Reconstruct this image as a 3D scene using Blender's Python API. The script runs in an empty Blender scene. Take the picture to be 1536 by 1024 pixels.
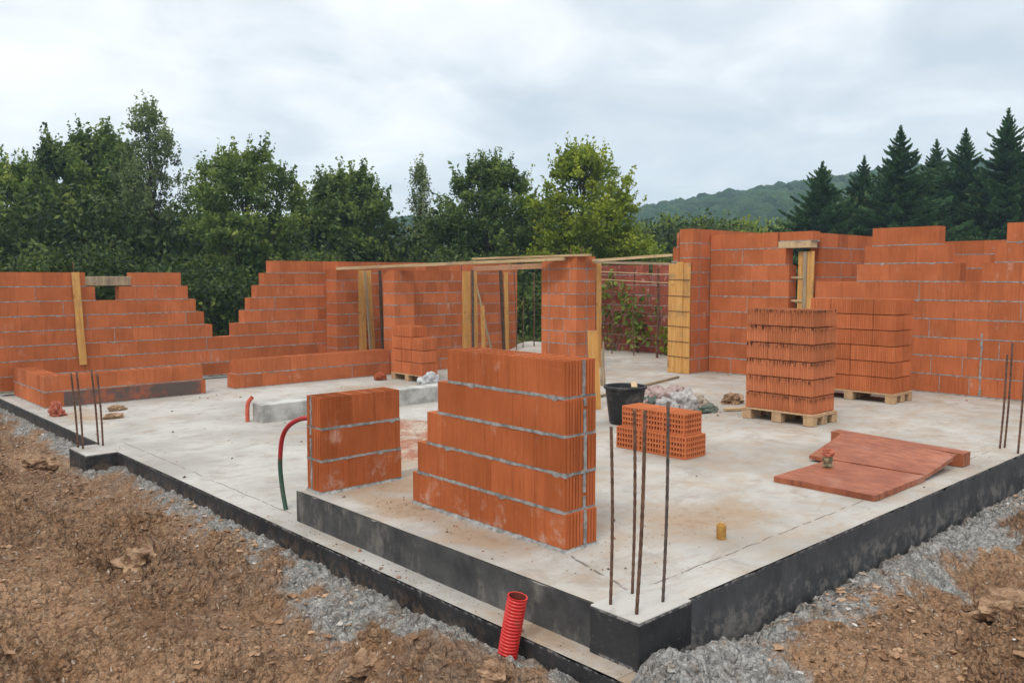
import bpy, math, random
import numpy as np
from mathutils import Vector, Matrix
R = math.radians
random.seed(11); rng = np.random.default_rng(7)
sc = bpy.context.scene
col = sc.collection
LOW = -.26                      # level of the lower floor; the raised floor is z = 0

# ------------------------------------------------------------------ tagging
def tag(o, label=None, cat=None, group=None, kind=None):
    if label: o['label'] = label
    if cat: o['category'] = cat
    if group: o['group'] = group
    if kind: o['kind'] = kind
    return o
def empty(name, loc, rz=0, **k):
    o = bpy.data.objects.new(name, None); col.objects.link(o)
    o.location = loc; o.rotation_euler = (0, 0, rz); o.empty_display_size = .1
    return tag(o, **k)

# ------------------------------------------------------------------ mesh builder
class MB:
    def __init__(s): s.v = []; s.f = []; s.m = []; s.t = []
    def face(s, idx, m=0, t=.5): s.f.append(tuple(idx)); s.m.append(m); s.t.append(t)
    def quad(s, a, b, c, d, m=0, t=.5):
        n = len(s.v); s.v += [a, b, c, d]; s.face((n, n+1, n+2, n+3), m, t)
    def box(s, x0, x1, y0, y1, z0, z1, m=0, t=.5, top=True, jit=0):
        n = len(s.v)
        j = (lambda: random.uniform(-jit, jit)) if jit else (lambda: 0)
        s.v += [(x+j(), y+j(), z+j()) for z in (z0, z1) for x, y in ((x0, y0), (x1, y0), (x1, y1), (x0, y1))]
        F = [(3, 2, 1, 0), (0, 1, 5, 4), (1, 2, 6, 5), (2, 3, 7, 6), (3, 0, 4, 7)] + ([(4, 5, 6, 7)] if top else [])
        for f in F: s.face([n+i for i in f], m, t)
    def cbox(s, x0, x1, y0, y1, z0, z1, c=.004, m=0, t=.5, jit=0):
        n = len(s.v); lo = (x0, y0, z0); hi = (x1, y1, z1); ix = {}
        for sx in (0, 1):
            for sy in (0, 1):
                for sz in (0, 1):
                    sg = (sx, sy, sz)
                    jj = [random.uniform(-jit, jit) for _ in range(3)]
                    for ax in range(3):
                        p = []
                        for k in range(3):
                            q = (hi if sg[k] else lo)[k]
                            if k != ax: q += -c if sg[k] else c
                            p.append(q + jj[k])
                        ix[sg, ax] = len(s.v); s.v.append(tuple(p))
        cen = Vector(((x0+x1)/2, (y0+y1)/2, (z0+z1)/2))
        def add(idx):
            P = [Vector(s.v[i]) for i in idx]
            nr = (P[1]-P[0]).cross(P[2]-P[0]); mid = sum(P, Vector())/len(P)
            if nr.dot(mid-cen) < 0: idx = idx[::-1]
            s.face(idx, m, t)
        for ax in range(3):
            o1, o2 = [k for k in range(3) if k != ax]
            for side in (0, 1):
                def sg(a, b):
                    q = [0, 0, 0]; q[ax] = side; q[o1] = a; q[o2] = b; return tuple(q)
                add([ix[sg(a, b), ax] for a, b in ((0, 0), (1, 0), (1, 1), (0, 1))])
            for a in (0, 1):
                for b in (0, 1):
                    def sg2(c_):
                        q = [0, 0, 0]; q[ax] = c_; q[o1] = a; q[o2] = b; return tuple(q)
                    add([ix[sg2(0), o1], ix[sg2(1), o1], ix[sg2(1), o2], ix[sg2(0), o2]])
        for sx in (0, 1):
            for sy in (0, 1):
                for sz in (0, 1):
                    add([ix[(sx, sy, sz), a] for a in range(3)])
    def holes(s, o, U, V, W, H, nu, nv, wu, wv, depth, m=0, md=1, t=.5):
        """a face spanned by unit vectors U, V (normal U x V), with nu x nv sunk openings"""
        o = Vector(o); U = Vector(U); V = Vector(V); N = U.cross(V)
        hu = (W - wu*(nu+1))/nu; hv = (H - wv*(nv+1))/nv
        us = [0]; vs = [0]
        for i in range(nu): us += [us[-1]+wu, us[-1]+wu+hu]
        for i in range(nv): vs += [vs[-1]+wv, vs[-1]+wv+hv]
        us.append(W); vs.append(H)
        P = lambda a, b, d=0: tuple(o + U*a + V*b - N*d)
        for i in range(len(us)-1):
            for j in range(len(vs)-1):
                a, b, c, d = us[i], us[i+1], vs[j], vs[j+1]
                if i % 2 and j % 2:
                    s.quad(P(a, c), P(a, d), P(a, d, depth), P(a, c, depth), m, t)
                    s.quad(P(b, d), P(b, c), P(b, c, depth), P(b, d, depth), m, t)
                    s.quad(P(b, c), P(a, c), P(a, c, depth), P(b, c, depth), m, t)
                    s.quad(P(a, d), P(b, d), P(b, d, depth), P(a, d, depth), m, t)
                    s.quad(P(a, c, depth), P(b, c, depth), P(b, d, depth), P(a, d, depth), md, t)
                else: s.quad(P(a, c), P(b, c), P(b, d), P(a, d), m, t)
    def tube(s, pts, rad, n=8, m=0, t=.5, cap=True):
        pts = [Vector(p) for p in pts]; rings = []
        if not isinstance(rad, (list, tuple)): rad = [rad]*len(pts)
        for i, p in enumerate(pts):
            d = (pts[min(i+1, len(pts)-1)]-pts[max(i-1, 0)]).normalized()
            a = d.cross(Vector((.31, .95, .02))).normalized(); b = d.cross(a)
            b0 = len(s.v)
            for k in range(n):
                an = 2*math.pi*k/n; s.v.append(tuple(p + (a*math.cos(an)+b*math.sin(an))*rad[i]))
            rings.append(b0)
        for i in range(len(rings)-1):
            for k in range(n):
                s.face((rings[i]+k, rings[i]+(k+1) % n, rings[i+1]+(k+1) % n, rings[i+1]+k)[::-1], m, t)
        if cap:
            s.face([rings[0]+k for k in range(n)], m, t); s.face([rings[-1]+k for k in range(n)][::-1], m, t)
    def lathe(s, prof, n=40, m=0, t=.5):
        r0 = len(s.v)
        for r, z in prof:
            for k in range(n):
                an = 2*math.pi*k/n; s.v.append((r*math.cos(an), r*math.sin(an), z))
        for i in range(len(prof)-1):
            for k in range(n):
                a = r0+i*n+k; b = r0+i*n+(k+1) % n
                s.face((a, b, b+n, a+n), m, t)
    def prism(s, poly, x0, x1, m=0, t=.5):
        """polygon in (y,z) extruded along x"""
        n = len(s.v); k = len(poly)
        s.v += [(x0, y, z) for y, z in poly]+[(x1, y, z) for y, z in poly]
        s.face(range(k), m, t); s.face([n+k+i for i in range(k)][::-1], m, t); s.f[-2] = tuple(n+i for i in range(k))
        for i in range(k): s.face((n+i, n+k+i, n+k+(i+1) % k, n+(i+1) % k), m, t)
    def mesh(s, name, mats, smooth=False):
        me = bpy.data.meshes.new(name); me.from_pydata(s.v, [], s.f)
        for mm in mats: me.materials.append(mm)
        me.polygons.foreach_set('material_index', s.m)
        a = me.attributes.new('tint', 'FLOAT', 'FACE'); a.data.foreach_set('value', s.t)
        if smooth: me.polygons.foreach_set('use_smooth', [True]*len(s.f))
        me.update(); return me
    def build(s, name, mats, parent=None, loc=(0, 0, 0), smooth=False, **k):
        o = bpy.data.objects.new(name, s.mesh(name, mats if isinstance(mats, list) else [mats], smooth))
        col.objects.link(o); o.parent = parent; o.location = loc
        return tag(o, **k)
def np_mesh(name, verts, faces, mat, parent=None, attrs={}, smooth=False, loc=(0, 0, 0)):
    """verts (N,3), faces (M,k) arrays"""
    me = bpy.data.meshes.new(name); M, k = faces.shape
    me.vertices.add(len(verts)); me.vertices.foreach_set('co', np.ascontiguousarray(verts, dtype=np.float32).ravel())
    me.loops.add(M*k); me.loops.foreach_set('vertex_index', np.ascontiguousarray(faces, dtype=np.int32).ravel())
    me.polygons.add(M); me.polygons.foreach_set('loop_start', np.arange(0, M*k, k, dtype=np.int32))
    try: me.polygons.foreach_set('loop_total', np.full(M, k, dtype=np.int32))
    except Exception: pass
    me.polygons.foreach_set('use_smooth', np.full(M, bool(smooth)))
    me.update(calc_edges=True)
    for nm, (dom, arr) in attrs.items():
        a = me.attributes.new(nm, 'FLOAT', dom); a.data.foreach_set('value', np.ascontiguousarray(arr, dtype=np.float32))
    me.materials.append(mat); me.validate()
    o = bpy.data.objects.new(name, me); col.objects.link(o); o.parent = parent; o.location = loc
    return o

# ------------------------------------------------------------------ numpy noise
def _h(ix, iy, s):
    n = (ix.astype(np.int64)*374761393 + iy.astype(np.int64)*668265263 + s*974711) & 0xffffffff
    n = ((n ^ (n >> 13))*1274126177) & 0xffffffff
    return ((n ^ (n >> 16)) & 0xffff)/65535.
def vnoise(x, y, s=0):
    ix = np.floor(x); iy = np.floor(y); fx = x-ix; fy = y-iy
    fx = fx*fx*fx*(fx*(fx*6-15)+10); fy = fy*fy*fy*(fy*(fy*6-15)+10)
    a = _h(ix, iy, s); b = _h(ix+1, iy, s); c = _h(ix, iy+1, s); d = _h(ix+1, iy+1, s)
    return (a*(1-fx)+b*fx)*(1-fy)+(c*(1-fx)+d*fx)*fy
def rot(x, y, a): return x*math.cos(a)-y*math.sin(a), x*math.sin(a)+y*math.cos(a)
def fbm(x, y, sc_, oct_=4, s=0, gain=.5):
    t = 0; amp = 1; tot = 0
    for o in range(oct_):
        u, v = rot(x*sc_, y*sc_, .7+1.3*o); t = t+amp*vnoise(u+17.3*o, v-9.1*o, s+o); tot += amp; amp *= gain; sc_ *= 2.03
    return t/tot
def billow(x, y, sc_, oct_=3, s=0):
    t = 0; amp = 1; tot = 0
    for o in range(oct_):
        u, v = rot(x*sc_, y*sc_, .3+1.1*o); t = t+amp*(1-np.abs(2*vnoise(u, v, s+o)-1)); tot += amp; amp *= .5; sc_ *= 2.1
    return t/tot
def sstep(a, b, x):
    t = np.clip((x-a)/(b-a), 0, 1); return t*t*(3-2*t)

# ------------------------------------------------------------------ materials
class NT:
    def __init__(s, name):
        s.mat = bpy.data.materials.new(name); s.mat.use_nodes = True
        s.t = s.mat.node_tree; s.b = s.t.nodes['Principled BSDF']; s.out = s.t.nodes['Material Output']
        s.b.inputs['Specular IOR Level'].default_value = .3
    def n(s, kind, **k):
        x = s.t.nodes.new('ShaderNode'+kind)
        for a, b in k.items(): setattr(x, a, b)
        return x
    def l(s, a, b): s.t.links.new(a, b)
    def val(s, x, sock):
        if hasattr(x, 'is_linked'): s.l(x, sock)
        else: sock.default_value = x
    def math(s, op, a, b=0., c=None, clamp=False):
        x = s.n('Math', operation=op, use_clamp=clamp); s.val(a, x.inputs[0]); s.val(b, x.inputs[1])
        if c is not None: s.val(c, x.inputs[2])
        return x.outputs[0]
    def mix(s, f, a, b, mode='MIX'):
        x = s.n('Mix', data_type='RGBA', blend_type=mode); s.val(f, x.inputs[0]); 
        s.val(a if hasattr(a, 'is_linked') else (*a[:3], 1), x.inputs[6]); s.val(b if hasattr(b, 'is_linked') else (*b[:3], 1), x.inputs[7])
        return x.outputs[2]
    def noise(s, vec, scale, detail=4, rough=.55, dist=0):
        x = s.n('TexNoise'); x.inputs['Scale'].default_value = scale; x.inputs['Detail'].default_value = detail
        x.inputs['Roughness'].default_value = rough; x.inputs['Distortion'].default_value = dist
        if vec is not None: s.l(vec, x.inputs['Vector'])
        return x.outputs[0]
    def ramp(s, f, *st):
        x = s.n('ValToRGB'); s.l(f, x.inputs[0]); e = x.color_ramp.elements
        while len(e) < len(st): e.new(.5)
        for k, (p, c) in enumerate(st):
            e[k].position = p; e[k].color = (c, c, c, 1) if not isinstance(c, tuple) else (*c[:3], 1)
        return x.outputs[0]
    def step(s, f, a, b):
        x = s.n('MapRange', interpolation_type='SMOOTHSTEP'); s.l(f, x.inputs[0]); x.inputs[1].default_value = a; x.inputs[2].default_value = b
        return x.outputs[0]
    def attr(s, name): return s.n('Attribute', attribute_name=name).outputs['Fac']
    def pos(s): return s.n('NewGeometry').outputs['Position']
    def objc(s): return s.n('TexCoord').outputs['Object']
    def sep(s, v):
        x = s.n('SeparateXYZ'); s.l(v, x.inputs[0]); return x.outputs
    def comb(s, a, b, c=0.):
        x = s.n('CombineXYZ'); s.val(a, x.inputs[0]); s.val(b, x.inputs[1]); s.val(c, x.inputs[2]); return x.outputs[0]
    def bump(s, h, strength=.5, dist=.01):
        x = s.n('Bump'); x.inputs['Strength'].default_value = strength; x.inputs['Distance'].default_value = dist
        s.l(h, x.inputs['Height']); s.l(x.outputs[0], s.b.inputs['Normal'])
    def color(s, c): s.val(c if hasattr(c, 'is_linked') else (*c, 1), s.b.inputs['Base Color'])
    def rough(s, r): s.val(r, s.b.inputs['Roughness'])

def clay(name, base, soot=0., bloom=.5, weather=0., rib=.35, foot=0.):
    m = NT(name); P = m.pos(); p = m.sep(P); nrm = m.sep(m.n('NewGeometry').outputs['Normal'])
    side = m.math('GREATER_THAN', m.math('ABSOLUTE', nrm[0]), .6)
    u = m.math('ADD', m.math('MULTIPLY', p[1], side), m.math('MULTIPLY', p[0], m.math('SUBTRACT', 1., side)))
    streak = m.noise(m.comb(m.math('MULTIPLY', u, 62.), m.math('MULTIPLY', p[2], 2.2), m.math('MULTIPLY', side, 9.)), 1., 4, .7)
    fine = m.noise(P, 190, 2); blot = m.noise(P, 2.3, 4, .6); tint = m.attr('tint')
    dark = tuple(c*.66 for c in base); lite = tuple(min(1, c*1.28+.012) for c in base)
    c = m.mix(m.math('ADD', m.math('MULTIPLY', tint, .68), m.math('MULTIPLY', m.step(blot, .25, .75), .38)), dark, lite)
    c = m.mix(m.math('MULTIPLY', m.step(streak, .50, .72), .50), c, tuple(x*.52 for x in base))
    c = m.mix(m.math('MULTIPLY', m.step(streak, .47, .25), .38), c, tuple(min(1, x*1.5+.03) for x in base))
    bl = m.math('MULTIPLY', m.step(m.noise(P, 3.1, 5, .65), .56, .76), m.step(m.noise(m.comb(m.math('MULTIPLY', u, 14.), m.math('MULTIPLY', p[2], 5.)), 1., 4), .42, .66))
    c = m.mix(m.math('MULTIPLY', bl, bloom), c, (.62, .42, .33))
    dp = m.noise(m.comb(m.math('MULTIPLY', u, 9.), m.math('MULTIPLY', p[2], .8), 0.), 1., 5, .7)
    c = m.mix(m.math('MULTIPLY', m.math('MULTIPLY', m.step(dp, .52, .70), m.step(streak, .36, .6)), .40), c, tuple(x*.42 for x in base))
    sp = m.step(m.noise(P, 34, 2), .70, .76)
    c = m.mix(m.math('MULTIPLY', sp, .35), c, tuple(x*.35 for x in base))
    if foot:
        ft = m.math('MULTIPLY', m.step(p[2], .34, .04), m.step(m.noise(P, 6.5, 6, .72), .50, .66)); c = m.mix(m.math('MULTIPLY', ft, foot), c, (.50, .38, .31))
    if weather:
        w = m.step(m.noise(P, 1.7, 6, .7), .42, .62); c = m.mix(m.math('MULTIPLY', w, weather), c, (.16, .05, .04))
        w = m.step(m.noise(P, 5.5, 5, .7), .56, .66); c = m.mix(m.math('MULTIPLY', w, weather*.8), c, (.55, .36, .31))
    if soot:
        oc = m.sep(m.objc()); edge = m.math('ADD', m.step(oc[2], .09, .20), m.math('MULTIPLY', m.step(oc[2], .03, -.01), .7))
        dr = m.step(m.noise(m.comb(m.math('MULTIPLY', u, 75.), m.math('MULTIPLY', p[2], 9.)), 1., 4, .7), .48, .60)
        c = m.mix(m.math('MULTIPLY', m.math('MULTIPLY', edge, dr), soot*1.15, clamp=True), c, (.022, .012, .009))
    m.color(c); m.rough(.92); m.b.inputs['Specular IOR Level'].default_value = .12
    m.bump(m.math('ADD', m.math('MULTIPLY', streak, 1.), m.math('MULTIPLY', fine, .25)), rib, .006)
    return m.mat
CLAY = clay('clay', (.405, .113, .039))
CLAYH = clay('clay_front', (.365, .092, .026), bloom=.6, foot=.45)
CLAYD = clay('clay_end', (.40, .102, .030), bloom=.2)
CLAYS = clay('clay_sooty', (.46, .148, .060), soot=1., bloom=.1)
CLAYP = clay('clay_pale', (.46, .132, .046), bloom=.25)
CLAYW = clay('clay_weathered', (.26, .066, .038), bloom=.25, weather=.55)
CLAYG = clay('clay_grubby', (.36, .085, .035), bloom=.5)
def simple(name, c1, c2, scale=6, rough=.8, bump=.2, bd=.004, spec=.3, detail=5, lo=.35, hi=.65):
    m = NT(name); P = m.objc(); f = m.noise(P, scale, detail, .6)
    m.color(m.mix(m.step(f, lo, hi), c1, c2)); m.rough(rough); m.b.inputs['Specular IOR Level'].default_value = spec
    if bump: m.bump(m.noise(P, scale*9, 3), bump, bd)
    return m.mat
MORTAR = simple('mortar', (.17, .163, .152), (.33, .322, .305), 14, .95, .8, .006)
HOLE = simple('hole_shade', (.05, .016, .008), (.09, .028, .012), 20, 1, 0)  # same clay darkened: shade inside the block openings put into the colour
RUST = simple('rusty_steel', (.07, .036, .024), (.16, .085, .055), 25, .8, .4, .002)
STEEL = simple('dark_rebar', (.05, .043, .04), (.13, .09, .07), 22, .7, .4, .002)
def wood(name, c1, c2, knots=.5):
    m = NT(name); P = m.objc(); p = m.sep(P)
    g = m.noise(m.comb(m.math('MULTIPLY', p[0], 22.), m.math('MULTIPLY', p[1], 22.), m.math('MULTIPLY', p[2], 1.5)), 1., 5, .65, .6)
    c = m.mix(m.step(g, .3, .7), c1, c2)
    c = m.mix(m.math('MULTIPLY', m.step(m.noise(P, 7, 3), .6, .75), knots), c, tuple(x*.35 for x in c1))
    c = m.mix(m.math('MULTIPLY', m.step(m.noise(P, 3.2, 5), .5, .7), .5), c, (.16, .12, .085))
    m.color(c); m.rough(.8); m.bump(g, .4, .004); return m.mat
YELLOW = wood('formwork_yellow', (.45, .205, .050), (.59, .335, .11))
PINE = wood('pine_board', (.42, .28, .15), (.55, .40, .23))
GREYWOOD = wood('weathered_board', (.20, .15, .10), (.38, .29, .18))
BITUMEN = NT('bitumen')
def _bit():
    m = BITUMEN; P = m.pos(); p = m.sep(P)
    f = m.noise(P, 3, 5, .6); c = m.mix(m.step(f, .3, .7), (.014, .014, .0155), (.033, .033, .035))
    dust = m.math('MULTIPLY', m.step(m.noise(P, 9, 6, .7), .57, .72), .32)
    c = m.mix(dust, c, (.17, .16, .15)); e_ = m.math('MINIMUM', m.math('ABSOLUTE', p[2]), m.math('ABSOLUTE', m.math('SUBTRACT', p[2], -.26)))
    ed = m.math('MULTIPLY', m.step(e_, .022, .004), m.step(m.noise(P, 22, 4, .7), .46, .60)); c = m.mix(m.math('MULTIPLY', ed, .7), c, (.30, .28, .26))
    sp = m.step(m.noise(P, 70, 2), .71, .76)
    c = m.mix(m.math('MULTIPLY', sp, .55), c, (.3, .27, .25)); m.color(c); m.rough(m.math('ADD', .5, m.math('MULTIPLY', f, .3)))
    mud = m.math('MULTIPLY', m.step(p[2], -.27, -.47), m.step(m.noise(P, 10, 6, .72), .46, .58)); c2 = m.mix(m.math('MULTIPLY', mud, .5), c, (.20, .125, .075)); m.color(c2)
    m.bump(m.noise(P, 30, 4), .35, .01); return m.mat
BITUMEN = _bit()
def _bit2():
    m = NT('bitumen_dusty'); P = m.pos(); p = m.sep(P)
    f = m.noise(P, 2.4, 6, .65); c = m.mix(m.step(f, .3, .7), (.032, .032, .033), (.085, .083, .08))
    d = m.noise(m.comb(p[1], m.math('MULTIPLY', p[2], .5), p[0]), 6, 6, .7)
    c = m.mix(m.math('MULTIPLY', m.step(d, .5, .7), .6), c, (.2, .18, .155))
    m.color(c); m.rough(.8); m.bump(m.noise(P, 25, 4), .5, .01); return m.mat
BITDUST = _bit2()
def concrete(name, slab=True):
    m = NT(name); P = m.pos(); p = m.sep(P)
    a = m.noise(P, .55, 6, .62); b = m.noise(P, 3.2, 6, .66, .4); f = m.noise(P, 60, 3)
    c = m.mix(m.step(a, .34, .66), (.285, .265, .235), (.425, .403, .367))
    c = m.mix(m.math('MULTIPLY', m.step(b, .50, .70), .6), c, (.225, .19, .155))
    dr = m.noise(m.comb(m.math('MULTIPLY', p[0], 1.2), m.math('MULTIPLY', p[1], 4.2), 0.), 1.3, 6, .7, .8)
    c = m.mix(m.math('MULTIPLY', m.step(dr, .52, .68), .42), c, (.26, .205, .155))
    if slab:
        st = m.attr('stain'); n2 = m.noise(P, 2.6, 7, .68, .5)
        s1 = m.step(m.math('ADD', m.math('MULTIPLY', st, .8), m.math('MULTIPLY', m.math('SUBTRACT', n2, .5), 1.5)), .12, .75)
        c = m.mix(m.math('MULTIPLY', s1, .80), c, (.31, .215, .135))
        s2 = m.step(m.math('ADD', m.math('MULTIPLY', st, .7), m.math('MULTIPLY', m.math('SUBTRACT', m.noise(P, 9., 6, .7), .5), 1.8)), .42, .95)
        c = m.mix(m.math('MULTIPLY', s2, .7), c, (.24, .15, .085))
        pe = m.step(m.noise(P, 1.15, 6, .62, .6), .565, .585); c = m.mix(m.math('MULTIPLY', pe, .16), c, (.25, .215, .18))
        pe = m.step(m.noise(P, 3.7, 6, .66, .8), .63, .645); c = m.mix(m.math('MULTIPLY', pe, .30), c, (.22, .165, .12))
        wob = m.math('MULTIPLY', m.math('SUBTRACT', m.noise(P, 5, 4), .5), .05)
        def line(co, at, w, lo, hi, other):
            d = m.math('ABSOLUTE', m.math('SUBTRACT', m.math('ADD', co, wob), at))
            k = m.math('LESS_THAN', d, w)
            k = m.math('MULTIPLY', k, m.math('MULTIPLY', m.math('GREATER_THAN', other, lo), m.math('LESS_THAN', other, hi)))
            return m.math('MULTIPLY', k, m.step(m.noise(P, 8, 3), .38, .5))
        k = m.math('ADD', line(p[0], 3.44, .006, 6.55, 10.9, p[1]), line(p[1], 2.96, .006, 3.85, 9.4, p[0]), clamp=True)
        k = m.math('ADD', k, line(m.math('SUBTRACT', p[0], m.math('MULTIPLY', m.math('SUBTRACT', p[1], 2.99), .3)), 3.66, .011, 2.99, 3.62, p[1]), clamp=True)
        c = m.mix(m.math('MULTIPLY', k, .8), c, (.10, .075, .055))
    sp = m.step(m.noise(P, 48, 2), .69, .74); c = m.mix(m.math('MULTIPLY', sp, .5), c, (.17, .12, .08))
    m.color(c); m.rough(m.math('SUBTRACT', .92, m.math('MULTIPLY', m.step(a, .5, .7), .3))); m.b.inputs['Specular IOR Level'].default_value = .35
    m.bump(m.math('ADD', m.math('MULTIPLY', b, 1.), m.math('MULTIPLY', f, .25)), .28, .012); return m.mat
CONC = concrete('slab_concrete'); CONC2 = concrete('raw_concrete', False)
KERBM = simple('kerb_concrete', (.25, .24, .22), (.46, .45, .42), 3.5, .9, .5, .01)

# ------------------------------------------------------------------ ground
def slab_dist(x, y):
    dx = np.maximum(3.2-x, x-16.3); dy = np.maximum(2.6-y, y-16.9)
    return np.where((dx > 0) & (dy > 0), np.hypot(np.maximum(dx, 0), np.maximum(dy, 0)), np.maximum(dx, dy))
def gau(x, y, cx, cy, sx, sy=None): return np.exp(-((x-cx)/sx)**2-((y-cy)/(sy or sx))**2)
def mortar_mask(x, y):
    d = slab_dist(x, y)
    right = sstep(2.9, 2.4, y)*sstep(2.6, 3.2, x)
    w = .15+.10*right+.36*gau(x, y, 2.75, 4.7, .45, .8)+.3*gau(x, y, 3.6, 2.3, .5)+.12*gau(x, y, 8.5, 2., 1.5, .7)+.25*gau(x, y, 3.7, 2.3, .4, .3)
    return sstep(.5, -.25, (d-w)/.30+(fbm(x, y, 3.2, 6, 91, .7)-.5)*3.6)
def ground_z(x, y, fine=True):
    d = slab_dist(x, y); right = sstep(3.0, 2.3, y)*sstep(2.2, 3.3, x)
    near = sstep(26, 14, np.hypot(x, y))
    z = -.53+.15*right
    z = z+(.10*np.exp(-(np.maximum(d, 0)/.22)**2))*(1-.15*right)
    amp = sstep(-.02, .5, d)
    z = z+amp*((fbm(x, y, .55, 3, 3)-.5)*.48+(fbm(x, y, 1.9, 3, 13)-.5)*.28)
    z = z+.27*gau(x, y, 2.70, 3.55, .30, .60)+.12*gau(x, y, 2.95, 3.0, .25, .35)+.16*gau(x, y, 1.9, 7.2, .5, .8)+.24*gau(x, y, .9, 6.6, .6, .9)+.16*gau(x, y, 1.7, 5.0, .6, .35)+.14*gau(x, y, 1.5, 9.2, .5, .9)
    z = z+.19*gau(x, y, 3.62, 2.40, .30, .19)+.16*gau(x, y, 3.2, 2.33, .2, .2)+.15*gau(x, y, 3.34, 2.56, .13, .11)
    z = z-.20*gau(x, y, 2.64, 11.0, .22, .26)-.12*gau(x, y, 2.16, 6.42, .12, .16)-.15*gau(x, y, 5.9, 1.72, .25)
    z = z+.10*gau(x, y, 8.2, 1.5, .7, .5)
    z = z-.07*np.exp(-((d-.62)/.22)**2)*amp+.20*sstep(2.0, .2, x)*sstep(8, 5, y)*sstep(1.5, 3, y)
    if fine:
        mm = mortar_mask(x, y)
        rough = .5+.9*sstep(.40, .62, fbm(x, y, .9, 3, 55))
        z = z+near*amp*(1-.5*mm)*rough*((billow(x, y, 2.6, 3, 23)-.5)*.15+(billow(x, y, 7.5, 2, 33)-.5)*.06+(fbm(x, y, 30, 3, 43)-.5)*.022+clods(x+.06*fbm(x, y, 9, 2, 3), y+.06*fbm(x, y, 9, 2, 4), 5., 3)*.17+clods(x+.02*fbm(x, y, 25, 2, 3), y, 13., 5)*.10+clods(x, y, 31., 6)*.035)
        z = z+near*mm*((billow(x, y, 7, 3, 63)-.5)*.07+(fbm(x, y, 30, 3, 73)-.5)*.04+clods(x, y, 9., 9)*.06)
    z = np.where(d < -.04, np.minimum(z, -.66), z)
    far = sstep(20, 45, np.hypot(x, y)); return z*(1-far)+far*(-.35+(fbm(x, y, .05, 3, 83)-.5)*1.2)
def clods(x, y, sc_, s=0):
    u = x*sc_; v = y*sc_; iu = np.floor(u); iv = np.floor(v); best = np.zeros_like(u)
    for du in (-1, 0, 1):
        for dv in (-1, 0, 1):
            a = iu+du; b_ = iv+dv; px = a+_h(a, b_, s)*.9; py = b_+_h(a, b_, s+7)*.9; r = .18+.62*_h(a, b_, s+13)**2
            sx = .7+.6*_h(a, b_, s+21); an = _h(a, b_, s+29)*3.14; qx = (u-px)*np.cos(an)+(v-py)*np.sin(an); qy = -(u-px)*np.sin(an)+(v-py)*np.cos(an)
            d2 = ((qx*sx)**2+(qy/sx)**2)/(r*r); best = np.maximum(best, np.sqrt(np.clip(1-d2, 0, 1))*r*(.6+.4*qx/r))
    return best
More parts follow.
